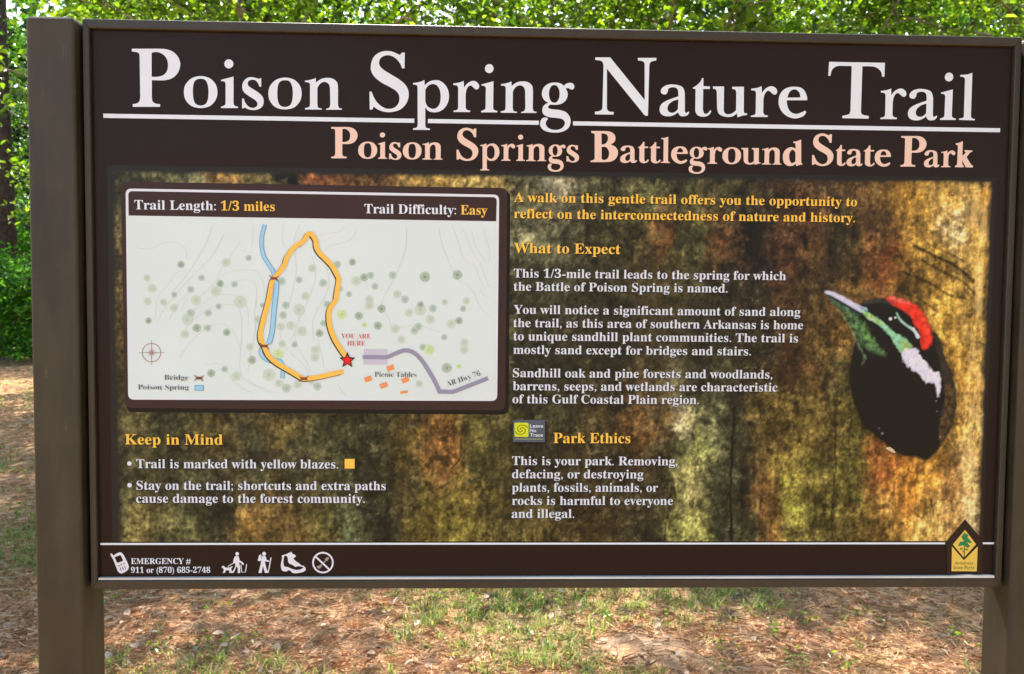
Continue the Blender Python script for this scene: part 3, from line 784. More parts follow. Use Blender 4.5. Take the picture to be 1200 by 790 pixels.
# ------------------------------------------------------------------ the trail map plaque
def rrect(c4, r, n=6):
    """rounded quadrilateral through photo corners TL, TR, BR, BL"""
    out = []
    for i in range(4):
        p = np.array(c4[i], float); a = np.array(c4[i - 1], float); b = np.array(c4[(i + 1) % 4], float)
        da = (a - p) / np.linalg.norm(a - p) * r; db = (b - p) / np.linalg.norm(b - p) * r
        for k in range(n + 1):
            t = k / n
            out.append(tuple((1 - t) ** 2 * (p + da) + 2 * t * (1 - t) * p + t * t * (p + db)))
    return out
BRN = ink((58, 38, 38))
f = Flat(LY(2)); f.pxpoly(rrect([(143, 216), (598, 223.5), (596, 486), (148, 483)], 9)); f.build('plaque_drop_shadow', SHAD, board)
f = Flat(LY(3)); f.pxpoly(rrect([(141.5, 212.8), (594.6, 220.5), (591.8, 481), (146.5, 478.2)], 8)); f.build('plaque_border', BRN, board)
inner = [(147.2, 221), (585, 228.2), (582.6, 470), (150.2, 468.4)]
f = Flat(LY(4)); f.pxpoly(rrect(inner, 7)); f.build('plaque_outline', ink((226, 232, 246)), board)
f = Flat(LY(5)); f.pxpoly(rrect([(150.3, 224), (582.2, 231.2), (581.4, 259.3), (150.7, 252.6)], 5)[:14] + [(581.4, 259.3), (150.7, 252.6)])
f.build('map_header', BRN, board)
MAPM = new_mat('map_paper', lin((214, 228, 234)), 0.42, noise=0.02, nscale=6, spec=0.35)
f = Flat(LY(5)); f.pxpoly([(150.7, 253), (581.4, 259.7)] + rrect([(150.7, 254), (581, 260), (580.6, 468), (152.2, 466.6)], 5)[14:])
f.build('map_sheet', MAPM, board)
# contour lines
CL = ["160,290 175,292 192,285 206,284 217,292 219,303", "249,264 243,282 232,302 220,320 200,345", "262,275 250,298 233,316 212,338 192,362 184,380",
      "282,284 270,300 258,318 254,328", "208,318 196,334 186,346 183,360 181,376", "225,340 212,352 205,362 198,375", "220,350 214,360 216,368 230,362 250,348 268,345 284,350 290,362 291,380",
      "215,388 230,372 250,360 270,357 280,362 283,378 283,400 281,430 290,448 310,455", "210,420 222,402 235,390 248,381 265,381 276,392 282,410", "226,356 245,338 262,322 280,317 300,318 308,330 310,345",
      "250,345 270,332 286,328 298,332 301,345 300,360", "295,290 297,272 296,262", "332,262 331,280 334,290", "351,264 345,280 346,300 347,320 342,345 338,360", "365,300 370,320 364,345 352,370 345,390 340,400",
      "382,312 386,330 380,350 372,362 366,380 368,400", "404,266 396,272 382,274 374,277", "419,268 412,280 400,285 388,288 380,293", "476,266 476,290 468,312 460,330 450,348 447,360 455,372 460,385 472,383 490,381 505,386 515,389",
      "514,266 518,285 524,302 530,315 536,328 548,334 556,345", "530,266 536,280 544,304 556,312 562,326 568,340", "542,268 548,280 554,295 564,312 573,336", "553,272 558,290 566,302 572,308 574,295 570,282 567,268",
      "556,342 560,355 566,364 574,370", "563,338 566,345 574,350", "300,370 298,395 293,420 290,436", "290,445 305,455 318,460", "240,428 256,426 264,432 272,445 285,456 296,460", "328,385 330,400 342,415 358,430 362,440",
      "345,390 350,410 360,425 364,436", "372,395 378,420 380,432 388,436", "396,450 400,458 406,464", "300,352 298,372 300,388"]
f = Flat(LY(6))
for c in CL:
    f.stroke([tuple(map(float, q.split(','))) for q in c.split()], 0.6, 4)
f.build('contour_line', ink((211, 216, 213)), board)
TD = """212,310,4.2,d 172,325.6,4.2,l 178,338,5.2,l 236,325.8,3.8,m 264.6,307.7,5.2,l 291.3,302.3,3.7,m 258,332.5,4.4,d 274.8,333.3,3.8,m 252.7,341.3,5.6,l 223.5,339.2,4.2,m 204.2,345.4,3.5,m
330,329.6,4.5,m 350.6,328.1,3.9,m 365.8,314.6,4.8,l 357.5,347,4.6,l 172.5,353,4.6,l 191.5,354,4.2,l 203.8,360.8,4.8,l 229.4,351.9,6,l 223.5,367,5,m 219.4,374.4,6.7,l 243.8,367,4.3,m 256,359.2,3.6,m
281.5,353.5,7.2,l 174,375.8,3.8,d 230.6,384.4,5,d 243.3,384.4,4.4,m 216.5,391.7,5.2,l 265.6,389.6,4.4,d 293,406.7,4.6,l 295.2,421.9,5,d 247.3,437.5,4.7,d 263.3,432.7,4,m 276.7,440.8,5.6,l 315.2,439.4,7.2,l
326.7,449.2,4.5,l 335.6,455,5.4,m 348.8,450.4,5,l 334.6,357.7,4.5,m 350.2,362.9,7,l 331.5,369.6,4.4,m 340.8,381.3,5.3,l 353.3,388.3,5.6,l 329,382.7,5,l 330.4,402.9,4.4,l 345.2,404,3.6,m 326,415,6.2,b
307.5,357.7,3,m 301.7,374.4,4.6,l 378.5,331.7,4.7,m 395.2,310,4.4,m 412.9,307.3,4.2,d 426.7,325,4.8,d 434.2,322.9,4.2,m 417.3,329.2,5.6,l 439.2,335.8,4.1,m 409,344.8,3.6,m 399.4,338.5,3.3,l
460,322.5,4.7,m 465.3,345,4.8,l 497.9,324.4,6.2,d 536,322.3,5.8,d 400.6,368.5,5.8,b 383.3,356.7,4.2,m 379,379,3.8,m 374.4,390.6,4.6,d 369.4,410,5,l 369,419,5,l 420.4,370.2,4.8,d 426.7,380.6,3,b
442.9,381.7,4.9,d 432.7,351,5,l 432.5,358,5.2,l 447,361.9,5,d 474.4,350.8,4.6,m 479.2,366.5,4.9,l 492.3,363,7,l 492.7,357,4,d 507.3,361.5,4.6,m 504.2,374.4,5.6,l 521,354,3.7,l 546.7,352.9,4.2,l
542.5,361.9,3.7,m 537.9,375.8,4.4,d 528.5,379.6,5.4,l 490.2,382.7,4.6,m 485.8,387.5,4.7,m 463.1,385.4,5.3,l 470.4,397.9,4.7,l 520.6,395.4,3.7,m 544,402,5.2,l 544,410,5,l 495.4,407,4,m 503,409.8,6,b
523.5,431.3,6,d 537.5,429.2,2.8,b 491.3,449.8,4.3,l 371.9,452.9,4.9,m 365,447,4,l"""
SH = {'l': ((206, 222, 214), (188, 209, 196)), 'm': ((194, 213, 208), (164, 190, 182)), 'd': ((184, 202, 192), (142, 166, 148)), 'b': ((210, 232, 184), (190, 220, 154))}
groups = {k: [] for k in SH}
for t in TD.split():
    u, v, r, s = t.split(','); groups[s].append((float(u), float(v), float(r)))
random.seed(5)
for s, lst in groups.items():
    for u, v, r in lst:
        f = Flat(LY(6.6) - 0.00001 * random.random()); n = 18; ph = random.random() * 6
        f.pxpoly([(u + r * (1 + 0.035 * math.sin(5 * a + ph) + 0.03 * random.uniform(-1, 1)) * math.cos(a), v + r * (1 + 0.035 * math.sin(3 * a + ph)) * math.sin(a)) for a in [2 * math.pi * k / n for k in range(n)]])
        nf = len(f.f); f.y = LY(7.2); f.y -= 0.00001 * random.random()
        for k in range(9):
            a = ph + 2 * math.pi * k / 9; q0, q1 = r * random.uniform(0.05, 0.3), r * random.uniform(0.6, 0.9)
            f.stroke([(u + q0 * math.cos(a), v + q0 * math.sin(a)), (u + q1 * math.cos(a + 0.3), v + q1 * math.sin(a + 0.3))], 0.6, 0)
        f.disc(u, v, r * 0.26, 8)
        o = f.build('map_tree_symbol', ink(SH[s][0]), board)
        o.data.materials.append(ink(SH[s][1]))
        for p_ in o.data.polygons:
            if p_.index >= nf: p_.material_index = 1
# spring: blue ribbons with a darker edge
RV = [([(310.5, 263), (307.3, 275), (306.6, 288), (309, 300), (315, 310), (320, 318), (322, 327)], 5.0), ([(324.3, 329), (323.3, 345), (321.5, 360), (320.2, 375), (318.6, 390), (315, 403)], 6.2),
      ([(307, 408), (305.5, 413), (309, 419), (316, 423), (322, 424)], 5.2), ([(318, 423), (328, 423), (331.5, 430), (331.3, 437), (330.8, 443.5)], 4.6)]
EDGE_, FILL_ = ink((112, 160, 205)), ink((160, 212, 248))
for i, (p, w) in enumerate(RV):
    f = Flat(LY(7.6) - 1e-5 * i); g = Flat(LY(8) - 1e-5 * i)
    f.stroke(p, w, 5); g.stroke(p, w - 1.6, 5)
    f.build('map_spring_edge', EDGE_, board); g.build('map_spring', FILL_, board)
f = Flat(LY(7.6)); g = Flat(LY(8))
f.pxpoly([(228, 451.4), (238.6, 451.6), (238.6, 458), (228, 457.8)]); g.pxpoly([(228.9, 452.3), (237.7, 452.5), (237.7, 457.1), (228.9, 456.9)])
f.build('map_spring_edge', ink((112, 160, 205)), board); g.build('map_spring', ink((160, 212, 248)), board)
# road, parking, picnic tables
f = Flat(LY(6.8)); f.pxpoly([(426.5, 409), (454, 409.3), (453.6, 427.5), (426, 427)]); f.build('map_parking', ink((202, 199, 222)), board)
f = Flat(LY(7.4)); f.stroke([(425, 418.4), (440, 418.6), (453, 418.5), (462, 415), (474, 410.8), (484, 413), (493, 421), (502, 434), (510, 448), (515, 459)], 5, 5)
f.stroke([(513, 459), (531, 459.3), (572, 443.3)], 5, 0)
f.build('map_road', ink((152, 150, 180)), board)
for u, v, a, w, h in ((457.4, 431.3, -20, 8.6, 6), (431.3, 444.2, -20, 8.6, 6), (449.7, 451.6, -20, 9, 5.8), (474.9, 445.5, -20, 8.8, 5.6), (473.5, 459.6, -8, 9, 3)):
    ca, sa = math.cos(rad(a)), math.sin(rad(a)); f = Flat(LY(7.4))
    f.pxpoly([(u + x * ca - y * sa, v + x * sa + y * ca) for x, y in ((-w / 2, -h / 2), (w / 2, -h / 2), (w / 2, h / 2), (-w / 2, h / 2))])
    f.build('map_picnic_table', ink((240, 156, 100)), board)
TR = [(400.3, 435.7), (388, 438.5), (375, 441.5), (361, 443.6), (355, 443.5), (348, 439.6), (337, 433), (325, 426), (316, 418.5), (311.6, 411), (309.5, 405.5), (305.8, 399.5), (304.9, 392), (306.5, 383),
      (309.5, 371), (312.5, 360), (315, 350), (316.8, 340), (318.6, 331), (322, 325), (328, 318), (333.5, 310), (335.6, 303), (340.5, 295), (347, 288), (354, 283.8), (358.3, 278.5), (361.5, 273.8), (365.8, 275.3), (369.8, 282),
      (370.5, 289), (374.5, 296.5), (382, 304), (389, 311.5), (394.3, 321), (397, 327.5), (395.5, 337), (394, 347), (393, 352.5), (387.8, 359.5), (385.3, 367), (386, 380), (390, 393), (397, 406), (404, 416), (407, 420)]
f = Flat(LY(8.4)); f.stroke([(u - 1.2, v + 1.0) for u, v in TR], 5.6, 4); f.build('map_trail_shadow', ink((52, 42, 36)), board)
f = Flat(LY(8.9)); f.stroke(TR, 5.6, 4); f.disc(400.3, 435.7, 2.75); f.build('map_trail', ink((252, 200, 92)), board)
for u, v, a, w in ((321, 326.3, 2, 9), (309.7, 405.6, 4, 9), (356, 443.8, 1, 9), (233, 443.2, 2, 8.5)):
    ca, sa = math.cos(rad(a)), math.sin(rad(a)); f = Flat(LY(9.6))
    T = lambda x, y: (u + x * ca - y * sa, v + x * sa + y * ca)
    f.pxpoly([T(-w * .42, -1.6), T(w * .42, -1.6), T(w * .42, 1.6), T(-w * .42, 1.6)])
    for sx in (-1, 1):
        for sy in (-1, 1):
            f.stroke([T(sx * w * .36, sy * 1.1), T(sx * w * .62, sy * 3.2)], 1.0, 0)
    f.build('map_bridge', ink((128, 76, 62)), board)
def star(fl, u, v, R, r):
    fl.pxpoly([(u + (R if k % 2 == 0 else r) * math.sin(math.pi * k / 5), v - (R if k % 2 == 0 else r) * math.cos(math.pi * k / 5)) for k in range(10)])
f = Flat(LY(9.8)); star(f, 407, 422.3, 10, 4.5); f.build('map_star_outline', ink((40, 20, 22)), board)
f = Flat(LY(10.2)); star(f, 407, 422.4, 6.6, 3); f.build('map_star', ink((238, 36, 40)), board)
f = Flat(LY(7)); f.ring(177.5, 413.4, 10.8, 0.9, 36)
f.stroke([(177.5, 399), (177.5, 428)], 0.6, 0); f.stroke([(162.5, 413.4), (192.5, 413.4)], 0.6, 0)
for k in range(8):
    a = math.pi * k / 4; r = 9.5 if k % 2 == 0 else 6.5
    f.pxpoly([(177.5 + r * math.cos(a), 413.4 + r * math.sin(a)), (177.5 + 1.7 * math.cos(a + .8), 413.4 + 1.7 * math.sin(a + .8)), (177.5, 413.4)])
f.build('map_compass_rose', ink((176, 142, 138)), board)

# ------------------------------------------------------------------ small emblems
def cr(ox, oy, sc, s): return [(ox + float(t.split(',')[0]) / sc, oy + float(t.split(',')[1]) / sc) for t in s.split()]
W2 = ink((230, 230, 244))
k1 = 4
f = Flat(LY(k1))
f.pxpoly(cr(125, 640, 19.75, "85,178 108,168 130,185 160,220 215,180 300,140 350,155 390,200 440,290 490,400 515,480 495,550 430,600 350,635 300,625 255,580 215,470 150,310 95,220"),
         cr(125, 640, 19.75, "185,262 210,245 310,210 330,220 375,320 370,350 260,385 235,380"))
f.build('phone_emblem', W2, board)
f = Flat(LY(k1 + .5))
for s in ("255,445 300,440 300,472 270,470", "315,425 350,412 358,438 330,455", "380,400 415,385 422,412 395,422", "300,500 320,492 350,570 330,575", "350,480 368,474 400,550 382,558", "400,462 418,456 448,528 430,535"):
    f.pxpoly(cr(125, 640, 19.75, s))
f.build('phone_key_emblem', ink((120, 100, 104)), board)
f = Flat(LY(k1))
f.disc(255 + 367 / 16, 640 + 145 / 16, 2.15)
f.pxpoly(cr(255, 640, 16, "335,188 395,188 405,230 412,270 470,300 495,340 480,358 455,335 405,300 408,340 425,400 422,505 375,505 380,420 365,380 345,400 305,500 260,505 262,490 300,450 335,370 330,320 312,325 290,310 300,250 318,205"))
f.stroke(cr(255, 640, 16, "305,318 250,345 190,385"), 0.8, 0)
f.pxpoly(cr(255, 640, 16, "72,398 105,365 125,378 140,400 180,405 230,400 275,375 285,388 255,415 262,460 285,500 215,505 225,470 195,450 150,460 140,500 92,505 115,470 112,430 100,415"))
f.stroke(cr(255, 640, 16, "435,350 455,490 520,490 545,340"), 1.0, 0)
f.build('dog_walker_emblem', W2, board)
f = Flat(LY(k1))
f.disc(255 + 872 / 16, 640 + 145 / 16, 2.3)
f.pxpoly(cr(255, 640, 16, "780,170 805,158 825,175 818,270 780,285 752,270"))
f.pxpoly(cr(255, 640, 16, "838,188 895,185 910,215 915,255 965,272 962,296 910,292 888,275 890,310 915,420 945,500 890,505 862,420 850,370 825,505 770,505 768,490 800,380 812,310 825,240"))
f.stroke(cr(255, 640, 16, "1000,215 975,360 945,500"), 1.3, 0)
f.build('hiker_emblem', W2, board)
f = Flat(LY(k1))
f.pxpoly(cr(325, 640, 16, "85,175 170,150 265,105 275,135 340,170 350,195 320,215 300,235 340,280 430,340 440,362 490,370 530,410 530,455 490,485 400,505 330,512 280,500 245,460 205,455 170,478 110,470 80,450 65,380 70,310 90,240"),
         cr(325, 640, 16, "125,190 165,180 195,215 200,290 225,330 270,345 340,390 400,375 460,385 495,405 430,440 360,450 290,435 200,395 125,380 112,300"))
f.build('boot_emblem', W2, board)
f = Flat(LY(k1))
f.ring(325 + 855 / 16, 640 + 310 / 16, 11.6, 2.0, 40)
f.stroke(cr(325, 640, 16, "715,195 975,440"), 2.0, 0)
f.build('no_litter_emblem', W2, board)
f = Flat(LY(k1 - .4))
f.pxpoly(cr(325, 640, 16, "970,215 935,205 890,245 905,285 950,270")); f.stroke(cr(325, 640, 16, "905,275 850,330 790,380"), 1.4, 0)
f.pxpoly(cr(325, 640, 16, "825,345 835,380 790,430 720,385 770,370"))
f.build('no_litter_emblem', ink((168, 150, 152)), board)
# leave-no-trace badge
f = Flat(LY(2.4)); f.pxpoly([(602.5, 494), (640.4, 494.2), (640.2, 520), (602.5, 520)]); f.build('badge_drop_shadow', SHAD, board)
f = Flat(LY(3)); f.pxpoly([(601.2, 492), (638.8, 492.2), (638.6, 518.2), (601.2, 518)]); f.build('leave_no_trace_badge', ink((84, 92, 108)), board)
f = Flat(LY(3.6)); f.pxpoly(rrect([(602.9, 495.4), (619.4, 495.5), (619.3, 512.2), (602.9, 512)], 1.5)); f.build('leave_no_trace_badge', ink((214, 222, 40)), board)
f = Flat(LY(4.2))
for ph in (0, math.pi):
    f.stroke([(611 + (0.7 + 1.35 * t) * math.cos(1.15 * t + ph), 503.7 + (0.7 + 1.25 * t) * math.sin(1.15 * t + ph) * 0.92) for t in np.linspace(0, 5.2, 26)], 0.95, 0)
f.build('leave_no_trace_badge', ink((112, 120, 26)), board)
f = Flat(LY(3.6)); f.pxpoly([(603.2, 514), (636.6, 514.2), (636.6, 515.3), (603.2, 515.1)]); f.build('leave_no_trace_badge', ink((150, 156, 120)), board)
words('badge_lettering', [("Leave", 621, 636.6, 501.1), ("No", 621, 628.5, 506.4), ("Trace", 621, 636.2, 511.6)], WHITE, 4.0, off=0.012, ser=False, k=4, shadow=False)
# state parks emblem
f = Flat(LY(4)); f.pxpoly([(1131, 608.6), (1151.8, 633.5), (1151, 676), (1110, 676), (1109, 634.5)]); f.build('park_emblem_ground', ink((46, 30, 24)), board)
f = Flat(LY(5)); f.pxpoly([(1115.6, 640.4), (1129.6, 656.6), (1145.8, 640.4), (1144.6, 669.6), (1115, 669.4)])
f.pxpoly([(1130.9, 621), (1143.8, 638), (1129.6, 653.6), (1116.6, 638)])
f.build('park_emblem', ink((236, 200, 92)), board)
f = Flat(LY(5.6))
f.stroke([(1130.6, 625), (1129.9, 654)], 1.0, 0)
f.build('park_emblem_trunk', ink((70, 60, 34)), board)
f = Flat(LY(5.9))
for s in ("300,240 345,270 330,295 270,300 262,285", "268,300 330,290 380,345 375,365 330,350 285,365 290,335", "250,345 300,340 330,350 345,375 365,400 335,415 290,385 225,395 232,370"):
    f.pxpoly(cr(1100, 600, 9.867, s))
f.build('park_emblem_pine', ink((44, 132, 84)), board)
f = Flat(LY(5.9))
for s in ("240,420 275,415 280,435 255,440", "300,430 330,420 345,435 320,450", "270,450 290,448 300,462 280,470"):
    f.pxpoly(cr(1100, 600, 9.867, s))
f.build('park_emblem_pine', ink((120, 142, 60)), board)
words('emblem_lettering', [("Arkansas", 1119, 1140.6, 661.6), ("State Parks", 1117.2, 1142, 666.9)], ink((118, 108, 44)), 3.6, off=0.0, ser=False, k=6, shadow=False)

# ------------------------------------------------------------------ ground
def ground_h(x, y):
    return (0.05 * np.sin(x * 0.7 + 1.3) * np.cos(y * 0.55) + 0.03 * np.sin(x * 1.9 + y * 1.3) + 0.05 * np.exp(-((x - 0.60) ** 2 + (y - 2.15) ** 2) / 0.06)
            + 0.012 * np.sin(x * 6.1) * np.sin(y * 5.3 + 0.7) + np.clip((y - 16) * 0.02, 0, 0.5))
def axis(lo, hi, fine_lo, fine_hi, fs, g=1.22):
    a = list(np.arange(fine_lo, fine_hi, fs)); s = fs
    while a[-1] < hi: s *= g; a.append(a[-1] + s)
    s = fs; b = []
    x = fine_lo
    while x > lo: s *= g; x -= s; b.append(x)
    return np.array(b[::-1] + a)
gxs = axis(-500, 500, -6, 6, 0.06); gys = axis(-500, 500, -1, 8, 0.06)
GX, GY = np.meshgrid(gxs, gys)
GZ = ground_h(GX, GY) * np.exp(-np.maximum(np.hypot(GX, GY) - 40, 0) / 30)
gm = bpy.data.materials.new('forest_floor'); gm.use_nodes = True
nt = gm.node_tree; b = nt.nodes['Principled BSDF']; L = nt.links.new
tc = nt.nodes.new('ShaderNodeNewGeometry')
def nz_(scale, det=6, rough=0.6, vec=None):
    n = nt.nodes.new('ShaderNodeTexNoise'); n.inputs['Scale'].default_value = scale; n.inputs['Detail'].default_value = det; n.inputs['Roughness'].default_value = rough
    L(vec or tc.outputs['Position'], n.inputs['Vector']); return n.outputs['Fac']
def ramp_(src, stops):
    r = nt.nodes.new('ShaderNodeValToRGB'); L(src, r.inputs[0])
    el = r.color_ramp.elements
    for i, (p, c) in enumerate(stops):
        e_ = el[i] if i < 2 else el.new(p)
        e_.position = p; e_.color = (*c, 1)
    return r.outputs['Color']
def mix_(a, b_, fac):
    m = nt.nodes.new('ShaderNodeMix'); m.data_type = 'RGBA'
    L(a, m.inputs['A']) if hasattr(a, 'links') else None
    L(b_, m.inputs['B']); L(fac, m.inputs['Factor']); return m.outputs['Result']
needle = ramp_(nz_(38, 8, 0.75), [(0.25, (0.12, 0.065, 0.035)), (0.42, (0.32, 0.175, 0.088)), (0.6, (0.52, 0.31, 0.17)), (0.8, (0.64, 0.45, 0.29))])
sand = ramp_(nz_(60, 5, 0.7), [(0.3, (0.20, 0.145, 0.10)), (0.7, (0.40, 0.30, 0.22))])
green = ramp_(nz_(50, 6, 0.75), [(0.3, (0.05, 0.08, 0.018)), (0.7, (0.26, 0.30, 0.09))])
sm = ramp_(nz_(1.1, 5, 0.6), [(0.50, (0, 0, 0)), (0.66, (1, 1, 1))])
gmk = ramp_(nz_(2.3, 6, 0.7), [(0.47, (0, 0, 0)), (0.66, (0.7, 0.7, 0.7))])
dv = nt.nodes.new('ShaderNodeVectorMath'); dv.operation = 'DISTANCE'; dv.inputs[1].default_value = (0.60, 2.15, 0.05)
L(tc.outputs['Position'], dv.inputs[0])
da = nt.nodes.new('ShaderNodeMath'); da.operation = 'ADD'; L(dv.outputs['Value'], da.inputs[0])
dn = nt.nodes.new('ShaderNodeMath'); dn.operation = 'MULTIPLY'; dn.inputs[1].default_value = 0.7; L(nz_(6, 5, 0.6), dn.inputs[0]); L(dn.outputs[0], da.inputs[1])
mound = ramp_(da.outputs[0], [(0.42, (0.85, 0.85, 0.85)), (0.62, (0, 0, 0))])
c = mix_(needle, sand, sm); c = mix_(c, green, gmk); c = mix_(c, sand, mound)
L(c, b.inputs['Base Color']); b.inputs['Roughness'].default_value = 0.95; b.inputs['Specular IOR Level'].default_value = 0.1
bp = nt.nodes.new('ShaderNodeBump'); bp.inputs['Strength'].default_value = 0.9; bp.inputs['Distance'].default_value = 0.03
L(nz_(45, 8, 0.8), bp.inputs['Height']); L(bp.outputs[0], b.inputs['Normal'])
go = np_obj('ground', np.stack([GX, GY, GZ], -1).reshape(-1, 3), grid_faces(len(gxs), len(gys)), gm, smooth=True)
tag(go, kind='structure')

def island_mat(name, cols, rough=0.8, trans=0.0, tcol=None, spec=0.2):
    m = bpy.data.materials.new(name); m.use_nodes = True
    nt = m.node_tree; b = nt.nodes['Principled BSDF']
    g = nt.nodes.new('ShaderNodeNewGeometry'); r = nt.nodes.new('ShaderNodeValToRGB')
    el = r.color_ramp.elements
    for i, c in enumerate(cols):
        p = i / max(1, len(cols) - 1)
        e_ = el[i] if i < 2 else el.new(p)
        e_.position = p; e_.color = (*c, 1)
    nt.links.new(g.outputs['Random Per Island'], r.inputs[0]); nt.links.new(r.outputs['Color'], b.inputs['Base Color'])
    b.inputs['Roughness'].default_value = rough; b.inputs['Specular IOR Level'].default_value = spec
    if trans:
        t = nt.nodes.new('ShaderNodeBsdfTranslucent'); mx = nt.nodes.new('ShaderNodeMixShader')
        s = nt.nodes.new('ShaderNodeVectorMath'); s.operation = 'MULTIPLY'; s.inputs[1].default_value = tcol
        nt.links.new(r.outputs['Color'], s.inputs[0]); nt.links.new(s.outputs[0], t.inputs['Color'])
        mx.inputs[0].default_value = trans
        nt.links.new(b.outputs[0], mx.inputs[1]); nt.links.new(t.outputs[0], mx.inputs[2])
        nt.links.new(mx.outputs[0], nt.nodes['Material Output'].inputs['Surface'])
    return m
LEAFM = island_mat('green_leaf', [(0.022, 0.05, 0.005), (0.05, 0.10, 0.008), (0.10, 0.17, 0.013), (0.19, 0.27, 0.03)], 0.4, 0.5, (2.1, 2.2, 0.8), 0.5)
LEAFD = island_mat('dark_green_leaf', [(0.014, 0.045, 0.006), (0.03, 0.08, 0.01), (0.06, 0.13, 0.016)], 0.45, 0.4, (1.6, 1.9, 1.0), 0.5)
GRASSM = island_mat('grass_blade', [(0.07, 0.12, 0.02), (0.12, 0.19, 0.035), (0.20, 0.24, 0.07), (0.30, 0.27, 0.12)], 0.6, 0.35, (1.5, 1.6, 1.1))
NEEDM = island_mat('pine_needle_litter', [(0.19, 0.095, 0.045), (0.40, 0.21, 0.105), (0.56, 0.34, 0.185), (0.66, 0.47, 0.30)], 0.8)
DEADM = island_mat('dead_leaf', [(0.13, 0.08, 0.05), (0.26, 0.17, 0.11), (0.36, 0.27, 0.19), (0.30, 0.27, 0.23)], 0.8, 0.15, (1, 0.9, 0.7))

def frames(n, r, up=0.5):
    """random orthonormal frames whose normals lean upward"""
    nrm = r.normal(size=(n, 3)); nrm[:, 2] = np.abs(nrm[:, 2]) + up
    nrm /= np.linalg.norm(nrm, axis=1, keepdims=True)
    a = r.normal(size=(n, 3)); a -= nrm * np.sum(a * nrm, 1, keepdims=True); a /= np.linalg.norm(a, axis=1, keepdims=True)
    return a, np.cross(nrm, a), nrm
def leaves(pos, size, r, up=0.5, wid=0.55, fold=0.18):
    """one folded six-cornered blade per point"""
    n = len(pos); a, b, c = frames(n, r, up)
    s = (size * r.uniform(0.65, 1.3, n))[:, None]
    w = wid * r.uniform(0.8, 1.2, n)[:, None]
    P_ = [pos, pos + s * (0.35 * a + 0.5 * w * b + fold * c), pos + s * (0.72 * a + 0.36 * w * b + fold * 0.8 * c), pos + s * (a - 0.12 * c),
          pos + s * (0.72 * a - 0.36 * w * b + fold * 0.8 * c), pos + s * (0.35 * a - 0.5 * w * b + fold * c)]
    V = np.stack(P_, 1).reshape(-1, 3)
    i = np.arange(n)[:, None] * 6
    F = np.concatenate([i + np.array([[0, 1, 2, 3]]), i + np.array([[0, 3, 4, 5]])])
    return V, F
rg = np.random.default_rng(17)
def wedge_pts(n, r, dmin, dmax, amin, amax, power=0.6):
    """ground points spread in front of the lookout, denser near"""
    d = dmin + (dmax - dmin) * r.random(n) ** (1 / power)
    a = r.uniform(amin, amax, n)
    return CAMP[0] + d * np.sin(a), CAMP[1] + d * np.cos(a)
def scatter_xy(n, r, spread):
    xs_, ys_ = [], []
    x, y = wedge_pts(int(n * 0.6), r, 2.6, 6.5, rad(-38), rad(40), 0.9)
    xs_.append(x); ys_.append(y)
    x, y = wedge_pts(int(n * 0.4), r, 3, 22, rad(-40), rad(-22), 0.7)
    xs_.append(x); ys_.append(y)
    return np.concatenate(xs_), np.concatenate(ys_)
def patchy(x, y):
    return np.sin(x * 1.7 + 2 * np.sin(y * 0.9)) + np.sin(y * 2.1 + 1.5 * np.sin(x * 1.3 + 1)) + 0.8 * np.sin(x * 4.1 + y * 3.3)
x, y = scatter_xy(170000, rg, 0)
k = (np.hypot(x - 0.60, y - 2.15) > 0.22) | (rg.random(len(x)) < 0.3); k &= (patchy(x, y) < 0.9) | (rg.random(len(x)) < 0.5); x, y = x[k], y[k]
n = len(x); th = rg.uniform(0, 2 * np.pi, n); ln = rg.uniform(0.04, 0.11, n); wd = rg.uniform(0.0003, 0.0007, n)
z = ground_h(x, y) + rg.uniform(0.002, 0.010, n)
dx, dy = np.cos(th), np.sin(th)
V = np.stack([np.stack([x - dy * wd, y + dx * wd, z], 1), np.stack([x + dy * wd, y - dx * wd, z], 1),
              np.stack([x + dx * ln + dy * wd, y + dy * ln - dx * wd, z + rg.normal(0, 0.004, n)], 1), np.stack([x + dx * ln - dy * wd, y + dy * ln + dx * wd, z + rg.normal(0, 0.004, n)], 1)], 1).reshape(-1, 3)
o = np_obj('pine_needles', V, np.arange(4 * n).reshape(-1, 4), NEEDM)
tag(o, 'brown pine needle litter spread over the sandy forest floor', 'pine needles', kind='stuff')
x, y = scatter_xy(1700, rg, 0)
V, F = leaves(np.stack([x, y, ground_h(x, y) + rg.uniform(0.004, 0.02, len(x))], 1), 0.045, rg, 2.2, 0.6, 0.12)
o = np_obj('fallen_leaves', V, F, DEADM)
tag(o, 'dry grey and tan fallen leaves lying on the forest floor', 'fallen leaves', kind='stuff')
# grass in loose patches
x, y = scatter_xy(11000, rg, 0)
k = patchy(x, y) + rg.normal(0, 0.8, len(x)) > 0.35
k &= np.hypot(x - 0.60, y - 2.15) > 0.24
x, y = x[k], y[k]
nb = 11
X = np.repeat(x, nb) + rg.normal(0, 0.022, len(x) * nb); Y = np.repeat(y, nb) + rg.normal(0, 0.022, len(x) * nb)
n = len(X); th = rg.uniform(0, 2 * np.pi, n); h = rg.uniform(0.015, 0.06, n); ln = rg.uniform(0.01, 0.07, n); wd = rg.uniform(0.0015, 0.0035, n)
z = ground_h(X, Y); dx, dy = np.cos(th), np.sin(th)
V = np.stack([np.stack([X - dy * wd, Y + dx * wd, z], 1), np.stack([X + dy * wd, Y - dx * wd, z], 1),
              np.stack([X + dx * ln * .4 + dy * wd * .8, Y + dy * ln * .4 - dx * wd * .8, z + h * .7], 1), np.stack([X + dx * ln * .4 - dy * wd * .8, Y + dy * ln * .4 + dx * wd * .8, z + h * .7], 1),
              np.stack([X + dx * ln, Y + dy * ln, z + h], 1)], 1).reshape(-1, 3)
i = np.arange(n)[:, None] * 5
